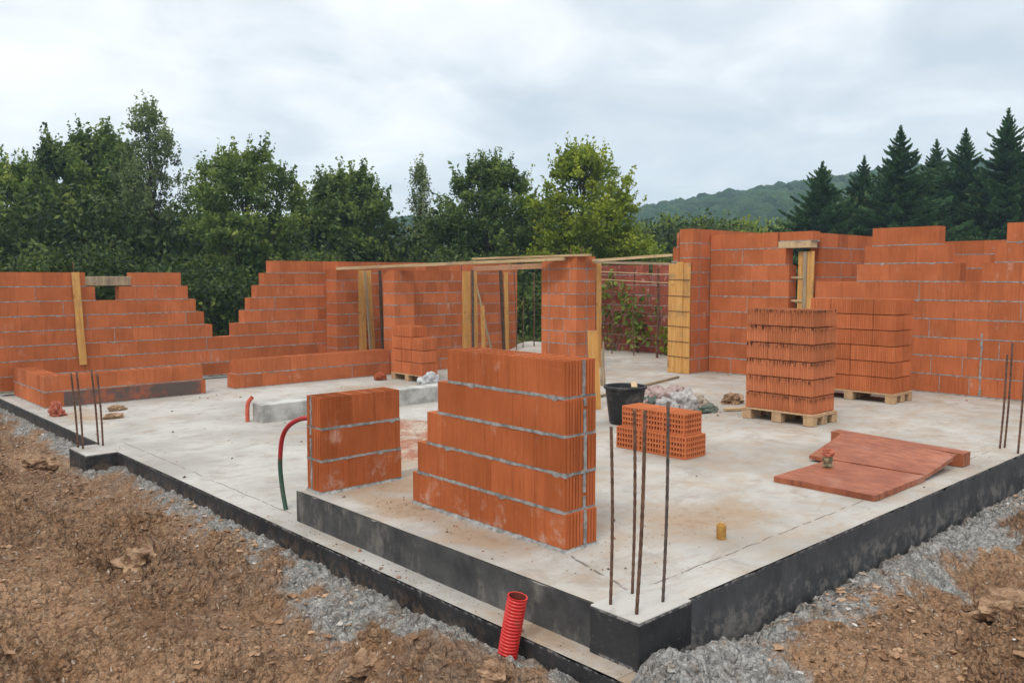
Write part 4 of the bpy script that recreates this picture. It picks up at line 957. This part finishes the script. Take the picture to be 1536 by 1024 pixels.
def crumbs():
    fc = np.array([(0, 2, 4), (2, 1, 4), (1, 3, 4), (3, 0, 4), (2, 0, 5), (1, 2, 5), (3, 1, 5), (0, 3, 5)]); base = np.array([(1, 0, 0), (-1, 0, 0), (0, 1, 0), (0, -1, 0), (0, 0, .8), (0, 0, -.6)], float)
    P = []
    for cx, cy, sx, sy, n in [(3.75, 5.0, .15, .7, 240), (4.4, 3.6, .5, .3, 80), (5.5, 3.6, 1.2, .5, 150), (9, 6.5, 1.2, .6, 200), (10.4, 6.3, .6, .4, 120), (6.3, 8.6, .8, 1.1, 420), (9.8, 12.9, .8, .5, 160), (3.8, 13.3, .5, .8, 160), (7, 13.9, 1.6, .3, 120), (8.7, 3.4, .6, .5, 90), (3.28, 4.6, .05, 1.4, 200), (13.2, 6, .2, 2, 120), (9, 8.5, 3, 2.5, 250), (4.2, 10.5, .7, 3, 160)]:
        P.append(np.stack([rng.normal(cx, sx, n), rng.normal(cy, sy, n)], 1))
    p = np.concatenate(P); p = p[(p[:, 0] > 3.22) & (p[:, 1] > 2.7)]; n = len(p); s = np.minimum(rng.pareto(2.6, n)*.0038+.0025, .02)
    z = floor_z(p[:, 0], p[:, 1]); z = np.where((p[:, 0] < 5.3) & (p[:, 1] < 6.31), np.where(p[:, 0] > 3.39, 0, LOW), z)
    z = np.where((p[:, 0] < 5.3) & (p[:, 1] >= 6.31), LOW, z)
    V = base[None]*rng.uniform(.6, 1.3, (n, 6, 1))*s[:, None, None]; V[..., 0] += p[:, :1]; V[..., 1] += p[:, 1:]; V[..., 2] += (z+s*.25)[:, None]
    F = (fc[None]+(np.arange(n)*6)[:, None, None]).reshape(-1, 3)
    m = NT('crumb'); m.color(m.ramp(m.attr('tint'), (0, (.10, .065, .045)), (.6, (.24, .16, .11)), (.85, (.34, .13, .075)), (1, (.42, .37, .32)))); m.rough(.95)
    tag(np_mesh('mortar_crumbs', V.reshape(-1, 3), F, m.mat, None, {'tint': ('FACE', np.repeat(rng.uniform(0, 1, n), 8))}), 'crumbs of mortar, soil and brick scattered over the slab', None, None, 'stuff')
crumbs()

# ------------------------------------------------------------------ foliage
def leafmat(name, cols, trans=.35):
    m = NT(name); t = m.attr('tint'); c = m.ramp(t, *[(i/(len(cols)-1), q) for i, q in enumerate(cols)])
    m.color(c); m.rough(.6); m.b.inputs['Specular IOR Level'].default_value = .25
    tr = m.n('BsdfTranslucent'); m.l(c, tr.inputs[0]); mx = m.n('MixShader'); mx.inputs[0].default_value = trans
    m.l(m.b.outputs[0], mx.inputs[1]); m.l(tr.outputs[0], mx.inputs[2]); m.l(mx.outputs[0], m.out.inputs[0]); return m.mat
DARKG = leafmat('leaf_dark', [(0.0216, 0.0442, 0.0078), (0.069, 0.1155, 0.0207), (0.1294, 0.1903, 0.0337), (0.2372, 0.2888, 0.0583)])
MIDG = leafmat('leaf_mid', [(0.0365, 0.0664, 0.0109), (0.1049, 0.1643, 0.0246), (0.1871, 0.2621, 0.041), (0.3194, 0.367, 0.0683)])
GREYG = leafmat('leaf_grey', [(0.0482, 0.0689, 0.0239), (0.114, 0.1539, 0.0513), (0.1865, 0.233, 0.0854), (0.2852, 0.324, 0.1366)])
YELG = leafmat('leaf_yellow', [(0.066, 0.1069, 0.0086), (0.156, 0.2138, 0.0151), (0.252, 0.3065, 0.0216), (0.384, 0.4134, 0.0346)])
SPRG = leafmat('needle', [(0.0144, 0.0402, 0.0133), (0.0402, 0.0966, 0.0317), (0.0804, 0.1612, 0.0536), (0.1584, 0.2549, 0.0837)], .15)
BARK = simple('bark', (.035, .026, .02), (.085, .065, .05), 6, .95, .6, .02)
def leaves(C, size, tint, aspect=1.7, up=0.):
    n = len(C); a = rng.normal(size=(n, 3)); a /= np.linalg.norm(a, axis=1)[:, None]
    b_ = rng.normal(size=(n, 3)); b_[:, 2] += up; b_ -= a*np.sum(a*b_, 1)[:, None]; b_ /= np.linalg.norm(b_, axis=1)[:, None]
    s = size[:, None]; u = a*s*.5; v = b_*s*.5*aspect
    V = np.stack([C-v, C+u*.9-v*.1, C+v, C-u*.9-v*.1], 1).reshape(-1, 3); F = np.arange(n*4).reshape(n, 4)
    return V, F, np.clip(tint, 0, 1)
def crown_env(kind, t):
    if kind == 'round': return np.sqrt(np.clip(1-((t-.42)/.60)**2, 0, 1))
    if kind == 'oval': return np.sin(np.clip(t*.92+.06, 0, 1)*math.pi)**.8
    if kind == 'cone': return np.clip(1.05-t, 0, 1)**.85*np.clip(t*5+.35, 0, 1)
    if kind == 'slim': return (np.clip(1.02-t, 0, 1)**.55)*np.clip(t*3+.5, 0, 1)
def tree(name, label, x, y, top, width, mat, kind='round', base=.12, nclus=170, per=75, leaf=.15, spread=.42, hollow=.55, group='deciduous trees behind the house', seed=0, cat='tree', gz0=-.4, tintoff=0., trunk_r=.14):
    global rng
    keep = rng; rng = np.random.default_rng(seed+100)
    nclus = int(nclus*1.3); per = int(per*1.75); leaf *= .70; spread *= .88
    top -= .055*(top+2) if kind == 'round' else .2
    H_ = top-gz0; r0 = empty(name, (x, y, gz0), label=label, cat=cat, group=group)
    cb = H_*base; t = rng.uniform(0, 1, nclus)**.9; an = rng.uniform(0, 2*math.pi, nclus)
    env = crown_env(kind, t)*width/2*(.74+.52*vnoise(t*4+seed, an*1.3, seed))
    fr = hollow+(1-hollow)*rng.uniform(0, 1, nclus)**.6; fr = np.where(rng.random(nclus) < .25, fr*.45, fr)
    cz = cb+t*(H_-cb)*.965+rng.normal(0, .1, nclus); cx = env*fr*np.cos(an); cy = env*fr*np.sin(an)
    C0 = np.stack([cx, cy, cz], 1); ctint = rng.normal(.45+tintoff, .20, nclus)
    cs = spread*rng.uniform(.6, 1.35, nclus)*(.72+.28*crown_env(kind, t)); 
    idx = np.repeat(np.arange(nclus), per); off = rng.normal(size=(len(idx), 3))*np.array([1, 1, .75]); 
    ln = np.linalg.norm(off, axis=1); off = off/ln[:, None]*np.minimum(ln, 1.9)[:, None]
    C = C0[idx]+off*cs[idx][:, None]*.62
    # twig tips reaching out of the outline
    nt = nclus*2; q = rng.integers(0, nclus, nt); d = C0[q]-np.array([0, 0, cb+.35*(H_-cb)]); d /= np.linalg.norm(d, axis=1)[:, None]; d[:, 2] += .25
    k = np.repeat(np.arange(nt), 12); tt = np.tile(np.linspace(.1, 1, 12), nt)
    Ct = C0[q][k]+d[k]*(tt*spread*1.7)[:, None]*rng.uniform(.5, 1.25, nt)[k][:, None]+rng.normal(size=(len(k), 3))*.05
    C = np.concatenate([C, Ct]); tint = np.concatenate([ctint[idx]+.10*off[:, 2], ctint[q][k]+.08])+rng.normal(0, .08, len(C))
    sz = leaf*rng.uniform(.6, 1.35, len(C))
    V, F, T = leaves(C, sz, tint)
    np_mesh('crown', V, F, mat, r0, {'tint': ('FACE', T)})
    b = MB(); lean = rng.normal(0, .012, 2)*H_
    tp = [(lean[0]*f*f+rng.normal(0, .02), lean[1]*f*f+rng.normal(0, .02), H_*f*.93) for f in np.linspace(0, 1, 10)]
    b.tube(tp, [trunk_r*(1-f)**.8+.012 for f in np.linspace(0, 1, 10)], 7)
    for i in rng.choice(nclus, min(nclus, 60), replace=False):
        e = Vector(C0[i]); f = max(.06, min(.85, (e.z/H_)*.72-.02)); s_ = Vector((lean[0]*f*f, lean[1]*f*f, H_*f*.93)); mid = s_.lerp(e, .5)+Vector((0, 0, -.06*(e-s_).length))+Vector(rng.normal(0, .06, 3))
        b.tube([s_, mid, e], [trunk_r*.38*(1-f)+.012, trunk_r*.22*(1-f)+.009, .006], 5, cap=False)
    b.build('trunk', BARK, r0)
    rng = keep; return r0
def conifer(label, x, y, top, width, seed, gz0=-.4):
    global rng
    keep = rng; rng = np.random.default_rng(seed+500); H_ = top-gz0
    r0 = empty('spruce_tree', (x, y, gz0), label=label, cat='spruce', group='dark spruces on the right')
    C = []; T = []; D = []; b = MB(); b.tube([(0, 0, 0), (.04, 0, H_*.5), (0, .02, H_*.93), (0, 0, H_+.05)], [.17, .09, .02, .006], 7)
    slope = width/2/(H_*.80); z = .6; lop = rng.uniform(0, 6.28); lam = rng.uniform(.05, .22)
    while z < H_-.12:
        dt = H_-z; f = z/H_; L = min(slope*1.2*dt*dt/(dt+.55), width/2*(.86+.2*rng.random()))*rng.uniform(.82, 1.14)+.03
        nb = int(6+5*min(1, L)); a0 = rng.uniform(0, 6.28)
        for k in range(nb):
            a = a0+2*math.pi*k/nb+rng.normal(0, .2); l = L*rng.uniform(.5, 1.2)*(1+lam*math.cos(a-lop+.5*z))
            n = max(10, int(l*165)); s_ = rng.uniform(.04, 1, n)**.85
            rise = np.interp(f, [0, .5, .8, 1], [-.34, -.16, .16, .72])+rng.normal(0, .12)
            cz = l*(rise*s_+.22*s_**3)
            half = .30*l*(1-s_)**.75*np.minimum(1, s_*4)+.02
            lat = rng.uniform(-1, 1, n)*half; ang = np.arctan2(lat, .6*half+.02)
            hang = -np.abs(rng.normal(0, 1, n))*(.035+.09*l*(1-f))*(.4+.6*(1-s_))
            px = np.cos(a)*l*s_-np.sin(a)*lat; py = np.sin(a)*l*s_+np.cos(a)*lat
            C.append(np.stack([px, py, z+cz+hang+rng.normal(0, .02, n)], 1))
            d = np.stack([np.cos(a+ang*.8), np.sin(a+ang*.8), .15+rise*.8+.5*s_**2-.25*(1-f)], 1)+rng.normal(0, .35, (n, 3)); D.append(d)
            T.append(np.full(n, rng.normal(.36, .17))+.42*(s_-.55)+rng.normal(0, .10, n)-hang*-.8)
            if k % 2 == 0: b.tube([(0, 0, z), (math.cos(a)*l*.5, math.sin(a)*l*.5, z+l*(rise*.5+.03)), (math.cos(a)*l*.95, math.sin(a)*l*.95, z+l*(rise*.95+.18))], [.02, .012, .005], 4, cap=False)
        z += rng.uniform(.20, .32)*(1.15-.45*f)
    n = 60; zz = H_-np.abs(rng.normal(0, .3, n))*.9; C.append(np.stack([rng.normal(0, .03, n), rng.normal(0, .03, n), zz], 1)); D.append(np.stack([rng.normal(0, .5, n), rng.normal(0, .5, n), np.ones(n)], 1)); T.append(np.full(n, .4))
    C = np.concatenate(C); T = np.concatenate(T); D = np.concatenate(D); D /= np.linalg.norm(D, axis=1)[:, None]
    n = len(C); a = rng.normal(size=(n, 3)); a -= D*np.sum(a*D, 1)[:, None]; a /= np.linalg.norm(a, axis=1)[:, None]
    q = rng.uniform(.7, 1.4, n)[:, None]; u = a*.024*q; v = D*.095*q
    V = np.stack([C-v, C+u, C+v, C-u], 1).reshape(-1, 3); F = np.arange(n*4).reshape(n, 4)
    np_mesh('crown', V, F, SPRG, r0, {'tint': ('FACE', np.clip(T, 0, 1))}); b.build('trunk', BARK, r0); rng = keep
tree('broadleaf_tree', 'bright green leafy tree at the far left edge', 9.7, 46.0, 7.6, 6.5, MIDG, 'round', .05, 240, 80, .17, .5, seed=1)
tree('broadleaf_tree', 'large dark domed tree standing second from the left', 13.0, 44.4, 9.2, 6.6, DARKG, 'round', .05, 330, 90, .17, .52, seed=2)
tree('birch_tree', 'tallest thin grey green tree with see through crown on the left', 14.16, 39.6, 9.75, 5.4, GREYG, 'slim', .06, 165, 28, .13, .40, .3, seed=3, trunk_r=.12)
tree('broadleaf_tree', 'broad dark tree with sky showing through, right of the tallest thin tree', 16.4, 35.0, 7.75, 5.6, DARKG, 'round', .18, 170, 64, .15, .46, .5, seed=4, tintoff=.08)
tree('broadleaf_tree', 'dense dark round tree behind the wall stub', 22.8, 36.7, 7.45, 5.4, DARKG, 'round', .12, 210, 80, .16, .48, .5, seed=5)
tree('birch_tree', 'slim loose young tree between two dense dark ones', 26.6, 35.9, 7.6, 4.8, GREYG, 'cone', .1, 95, 13, .13, .46, .2, seed=6, trunk_r=.09, tintoff=.12)
tree('broadleaf_tree', 'dark broad tree left of the yellow green one', 26.7, 30.6, 7.75, 5.3, DARKG, 'round', .15, 180, 76, .15, .46, .5, seed=7)
tree('broadleaf_tree', 'yellow green autumn tree with rounded airy crown behind the tall pillar', 27.1, 24.9, 7.75, 4.5, YELG, 'round', .16, 190, 56, .14, .40, .4, seed=8)
tree('broadleaf_tree', 'small dark tree beside the yellow green autumn tree', 48.6, 36.8, 6.0, 4.6, MIDG, 'round', .03, 140, 80, .2, .5, seed=9)
tree('leafy_bush', 'low yellow green bush below the yellow autumn tree', 29.3, 24.6, 4.0, 4.2, YELG, 'round', .02, 120, 80, .16, .42, seed=10, cat='bush', tintoff=-.12)
for i, (x, y, tp, w_, lb) in enumerate([(62.5, 44.8, 6.7, 8.0, 'pale yellow green tree left of the three before the wooded hill'), (74.5, 47.4, 7.6, 9.0, 'middle yellow green tree before the wooded hill'), (82.5, 47.0, 7.2, 9.5, 'pale green tree before the hill beside the first spruce')]):
    tree('broadleaf_tree', lb, x, y, tp, w_, YELG if i < 2 else MIDG, 'round', .02, 150, 70, .28, .75, seed=11+i, tintoff=-.05)
SPR = [(54.0, 25.6, 7.9, 7.4, 'low spruce behind the leftmost spruce'), (56.5, 24.2, 8.8, 7.8, 'dim spruce filling the space left of the tall middle one'), (53.5, 20.6, 9.1, 7.6, 'low dense spruce right of the tall middle one'), (60.0, 17.0, 9.9, 8.0, 'spruce at the back between the two rightmost ones'),
       (46.0, 23.8, 8.3, 8.6, 'lowest spruce at the left end of the spruce group'), (49.9, 23.2, 8.95, 7.4, 'slim spruce second from the left of the group'), (47.3, 20.0, 10.0, 8.2, 'tall pointed spruce in the middle of the group'),
       (54.9, 21.0, 10.2, 7.4, 'spruce partly hidden behind the tall middle one'), (52.2, 18.4, 10.2, 7.8, 'spruce second from the right with thin top'), (51.5, 16.0, 10.9, 8.4, 'tallest spruce at the right frame edge'),
       (61, 27.2, 8.2, 6.2, 'dim spruce filling the gap behind the slim one'), (58, 18.6, 8.4, 6.0, 'low spruce between the two rightmost tall ones')]
for i, (x, y, tp, w_, lb) in enumerate(SPR): conifer(lb, x, y, tp, w_, i)
# undergrowth and far wood edge, one mass
def undergrowth():
    P = []; T = []; S = []
    a0 = R(47.34)
    for (u0, u1, d0, d1, h0, h1, n, per, sz, sp) in [(-.72, .02, 31, 38, 0, 2.4, 900, 110, .115, .5), (-.72, .12, 40, 50, 0, 4.6, 1100, 90, .16, .75), (.02, .30, 27, 34, 0, 2.0, 260, 100, .10, .42), (.10, .36, 50, 62, 0, 4.2, 420, 80, .18, .8), (.30, .75, 54, 64, 0, 6.4, 900, 84, .18, .85), (.34, .75, 40, 44, -.3, 2.4, 300, 80, .13, .6)]:
        an = rng.uniform(u0, u1, n); d = rng.uniform(d0, d1, n); h = h0+(h1-h0)*rng.uniform(0, 1, n)**.8*(.55+.75*vnoise(an*22, d*0+3., 5))
        c = np.stack([d*np.cos(a0-an), d*np.sin(a0-an), h-.4], 1); t = rng.normal(.40, .22, n); k = np.repeat(np.arange(n), per)
        P.append(c[k]+rng.normal(size=(len(k), 3))*sp*np.array([.8, .8, .62])); T.append(t[k]+rng.normal(0, .12, len(k))); S.append(sz*rng.uniform(.6, 1.4, len(k)))
    V, F, T_ = leaves(np.concatenate(P), np.concatenate(S), np.concatenate(T))
    tag(np_mesh('undergrowth', V, F, leafmat('leaf_under', [(0.0121, 0.0245, 0.0053), (0.0365, 0.0609, 0.0115), (0.0758, 0.1122, 0.0194), (0.1517, 0.1829, 0.0319)]), None, {'tint': ('FACE', T_)}), 'dense dark green undergrowth closing the gaps below the trees', None, None, 'stuff')
undergrowth()
def weeds():
    n = 5200; x = np.concatenate([rng.uniform(6, 12, n//2), rng.uniform(12, 20, n//2)]); y = np.concatenate([rng.uniform(17.2, 24, n//2), rng.uniform(16.9, 24, n//2)])
    z = ground_z(x, y); h = rng.uniform(.15, .6, n); C = np.stack([x, y, z+h*.4], 1); V, F, T = leaves(C, h*.35, rng.normal(.5, .25, n), 2.6, 2.)
    tag(np_mesh('weeds', V, F, leafmat('weed', [(.03, .05, .015), (.07, .11, .03), (.15, .15, .045), (.26, .20, .08)]), None, {'tint': ('FACE', T)}), 'grass and weeds growing just beyond the walls', None, None, 'stuff')
weeds()
# climbing plants on the weathered wall
for q, (yc, w_, top, n, lb) in enumerate([(13.4, .55, 1.75, 22, 'climbing plant on the weathered wall nearest the tall pillar'), (12.5, .32, 1.35, 15, 'climbing plant in the middle of the weathered wall'), (11.7, .40, .55, 14, 'yellow green weed at the foot of the weathered wall beside the formwork panel')]):
    r0 = empty('climbing_plant', (15.55, yc, 0), label=lb, cat='plant', group='climbing plants on the weathered wall')
    c = np.stack([rng.uniform(-.12, .14, n), rng.normal(0, w_*.6, n), rng.uniform(0, 1, n)**.8*top], 1); k = np.repeat(np.arange(n), 15)
    C = c[k]+rng.normal(size=(len(k), 3))*np.array([.05, .10, .12]); V, F, T = leaves(C, .075*rng.uniform(.6, 1.5, len(k)), rng.normal(.55, .2, n)[k]+rng.normal(0, .12, len(k)))
    np_mesh('foliage', V, F, MIDG if q < 2 else YELG, r0, {'tint': ('FACE', T)})
    b = MB()
    for i in range(0, n, 4): b.tube([(0, c[i][1]*.3, 0), (0, c[i][1]*.7, c[i][2]*.5), tuple(c[i])], [.012, .008, .004], 5, cap=False)
    b.build('stem', BARK, r0)

# ------------------------------------------------------------------ hill and its wood
F_ = 1268.
RID = [(-900, 352), (0, 348), (300, 347), (600, 352), (800, 350), (900, 343), (1000, 327), (1100, 312), (1180, 302), (1260, 292), (1310, 285), (1400, 275), (1536, 268), (1900, 262), (2500, 280)]
def hill_z(x, y):
    d = np.hypot(x, y); a = R(47.34)-np.arctan2(y, x); px = 768+np.tan(np.clip(a, -1.1, 1.1))*F_
    yy = np.interp(px, [p for p, _ in RID], [q for _, q in RID])
    hz = 1.78+(415-yy)/F_*400*np.cos(np.clip(a, -1.1, 1.1))
    s = sstep(130, 400, d); return -1+(hz+1)*s+ (fbm(x, y, .012, 3, 2)-.5)*10*s*sstep(420, 300, d)
def make_hill():
    ang = R(47.34)+np.linspace(-.85, .85, 150); r = np.linspace(125, 520, 60); A, Q = np.meshgrid(ang, r); x = Q*np.cos(A); y = Q*np.sin(A); z = hill_z(x, y)-1.5
    nr, na = x.shape; i = np.arange(nr*na).reshape(nr, na); Fc = np.stack([i[:-1, :-1], i[1:, :-1], i[1:, 1:], i[:-1, 1:]], -1).reshape(-1, 4)
    m = simple('hill_soil', (.02, .035, .015), (.035, .055, .022), .2, 1, 0)
    tag(np_mesh('hill', np.stack([x, y, z], -1).reshape(-1, 3), Fc, m, None, {}, True), None, None, None, 'structure')
    import bmesh
    bm = bmesh.new(); bmesh.ops.create_icosphere(bm, subdivisions=3, radius=1); bv = np.array([v.co[:] for v in bm.verts]); bf = np.array([[v.index for v in f.verts] for f in bm.faces]); bm.free()
    n = 3400; a = R(47.34)-rng.uniform(-.05, .62, n); n2 = 900; a = np.concatenate([a, R(47.34)-rng.uniform(-.62, -.05, n2)])
    d = np.concatenate([rng.uniform(140, 415, n), rng.uniform(340, 415, n2)]); n += n2
    x = d*np.cos(a); y = d*np.sin(a); s = rng.uniform(2.2, 4.0, n); z = hill_z(x, y)
    k = len(bv); base = np.repeat(bv[None], n, 0); ph = rng.uniform(0, 50, n)
    u = base[..., 0]*2.1+base[..., 2]*1.7+ph[:, None]; v = base[..., 1]*2.1-base[..., 2]*1.3+ph[:, None]*1.7
    rr = .68+.62*fbm(u, v, 1., 3, 4)
    V = base*rr[..., None]*s[:, None, None]*np.array([1, 1, 1.25]); V[..., 0] += x[:, None]; V[..., 1] += y[:, None]; V[..., 2] += (z+s*.35)[:, None]
    Fc = (bf[None]+(np.arange(n)*k)[:, None, None]).reshape(-1, 3); T = np.repeat(rng.normal(.5, .22, n), len(bf))
    m = NT('forest_canopy'); P = m.pos(); c = m.ramp(m.attr('tint'), (0, (.012, .034, .013)), (.5, (.032, .078, .026)), (1, (.075, .125, .035))); nn = m.noise(P, 1.3, 4, .7)
    m.color(m.mix(m.step(nn, .4, .65), m.mix(.5, c, (.01, .02, .01)), c)); m.rough(1.); m.bump(nn, 1., .9)
    tag(np_mesh('forest', V.reshape(-1, 3), Fc, m.mat, None, {'tint': ('FACE', np.clip(T, 0, 1))}, True), 'far wooded hillside fading to blue', None, None, 'stuff')
make_hill()

# ------------------------------------------------------------------ air
def make_haze():
    b = MB(); b.box(-620, 620, -620, 620, -6, 95); o = b.build('haze', [], None, label='thin bluish air between camera and hill', kind='stuff')
    m = bpy.data.materials.new('haze_air'); m.use_nodes = True; t = m.node_tree; t.nodes.clear(); out = t.nodes.new('ShaderNodeOutputMaterial'); v = t.nodes.new('ShaderNodeVolumePrincipled')
    v.inputs['Color'].default_value = (.55, .76, .95, 1); v.inputs['Density'].default_value = HAZE; v.inputs['Anisotropy'].default_value = .2
    t.links.new(v.outputs[0], out.inputs['Volume']); o.data.materials.append(m)
HAZE = .00065
make_haze()

# ------------------------------------------------------------------ sky, sun, camera
SUN_EL, SUN_AZ = R(52), R(47.34+155)      # azimuth from +X, behind the camera to the left
w = bpy.data.worlds.new('World'); sc.world = w; w.use_nodes = True; t = w.node_tree
bg = t.nodes['Background']; L = t.links.new
def N(k, **a):
    x = t.nodes.new('ShaderNode'+k)
    for p, q in a.items(): setattr(x, p, q)
    return x
def M(op, a, b_=0., cl=False):
    x = N('Math', operation=op, use_clamp=cl)
    for s_, v in ((0, a), (1, b_)):
        if hasattr(v, 'is_linked'): L(v, x.inputs[s_])
        else: x.inputs[s_].default_value = v
    return x.outputs[0]
sky = N('TexSky', sky_type='NISHITA', sun_disc=False); sky.sun_elevation = SUN_EL; sky.sun_rotation = math.pi/2-SUN_AZ
tc = N('TexCoord'); sp = N('SeparateXYZ'); L(tc.outputs['Generated'], sp.inputs[0]); zz = M('ADD', M('MAXIMUM', sp.outputs[2], 0.), .24)
cv = N('CombineXYZ'); L(M('DIVIDE', sp.outputs[0], zz), cv.inputs[0]); L(M('DIVIDE', sp.outputs[1], zz), cv.inputs[1]); cv.inputs[2].default_value = 4.7
def noise(scale, det, rough, dist):
    x = N('TexNoise'); x.inputs['Scale'].default_value = scale; x.inputs['Detail'].default_value = det; x.inputs['Roughness'].default_value = rough; x.inputs['Distortion'].default_value = dist; L(cv.outputs[0], x.inputs['Vector']); return x.outputs[0]
n1 = noise(.85, 6, .5, .5); n2 = noise(2.7, 6, .52, .5)
f = M('ADD', M('MULTIPLY', n1, .66), M('MULTIPLY', n2, .34))
rp = N('ValToRGB'); L(f, rp.inputs[0]); e = rp.color_ramp.elements; e.new(.5); e.new(.5)
for i, (p, c) in enumerate([(.38, (.57, .63, .69)), (.46, (.69, .735, .775)), (.53, (.86, .88, .895)), (.61, (1.0, 1.0, .995))]): e[i].position = p; e[i].color = (*c, 1)
# overcast: brighter overhead than near the horizon, whiter low down
zen = M('ADD', 1., M('MULTIPLY', M('MAXIMUM', M('SUBTRACT', sp.outputs[2], .30), 0.), 1.5))
hz = N('Mix', data_type='RGBA'); L(M('MULTIPLY', M('SUBTRACT', 1., M('MULTIPLY', M('MAXIMUM', sp.outputs[2], 0.), 5., True)), .5), hz.inputs[0]); L(rp.outputs[0], hz.inputs[6]); hz.inputs[7].default_value = (.80, .825, .84, 1)
sc1 = N('VectorMath', operation='SCALE'); L(hz.outputs[2], sc1.inputs[0]); L(zen, sc1.inputs['Scale'])
dn = N('VectorMath', operation='SCALE'); L(sky.outputs[0], dn.inputs[0]); dn.inputs['Scale'].default_value = 1.
cm = N('Mix', data_type='RGBA'); cm.inputs[0].default_value = .93; L(dn.outputs[0], cm.inputs[6])
up = N('VectorMath', operation='SCALE'); L(sc1.outputs[0], up.inputs[0]); up.inputs['Scale'].default_value = 10.
L(up.outputs[0], cm.inputs[7]); L(cm.outputs[2], bg.inputs[0]); bg.inputs[1].default_value = .1
sun = bpy.data.lights.new('sun', 'SUN'); sun.energy = 1.5; sun.angle = R(18); sun.color = (1, .93, .84)
so = bpy.data.objects.new('sun', sun); col.objects.link(so); so.location = (0, 0, 30)
dirv = Vector((math.cos(SUN_EL)*math.cos(SUN_AZ), math.cos(SUN_EL)*math.sin(SUN_AZ), math.sin(SUN_EL))); so.rotation_euler = dirv.to_track_quat('Z', 'Y').to_euler()
cam = bpy.data.cameras.new('camera'); cam.lens = 29.625; cam.sensor_width = 36; cam.clip_end = 3000; cam.clip_start = .05
co = bpy.data.objects.new('camera', cam); col.objects.link(co); co.location = (0, 0, 1.78); co.rotation_euler = (R(90-4.388), 0, R(47.34-90)); sc.camera = co
sc.view_settings.view_transform = 'Standard'; sc.view_settings.look = 'None'; sc.view_settings.exposure = .3; sc.view_settings.gamma = 1
sc.cycles.volume_bounces = 1; sc.cycles.max_bounces = 6; sc.cycles.transparent_max_bounces = 6
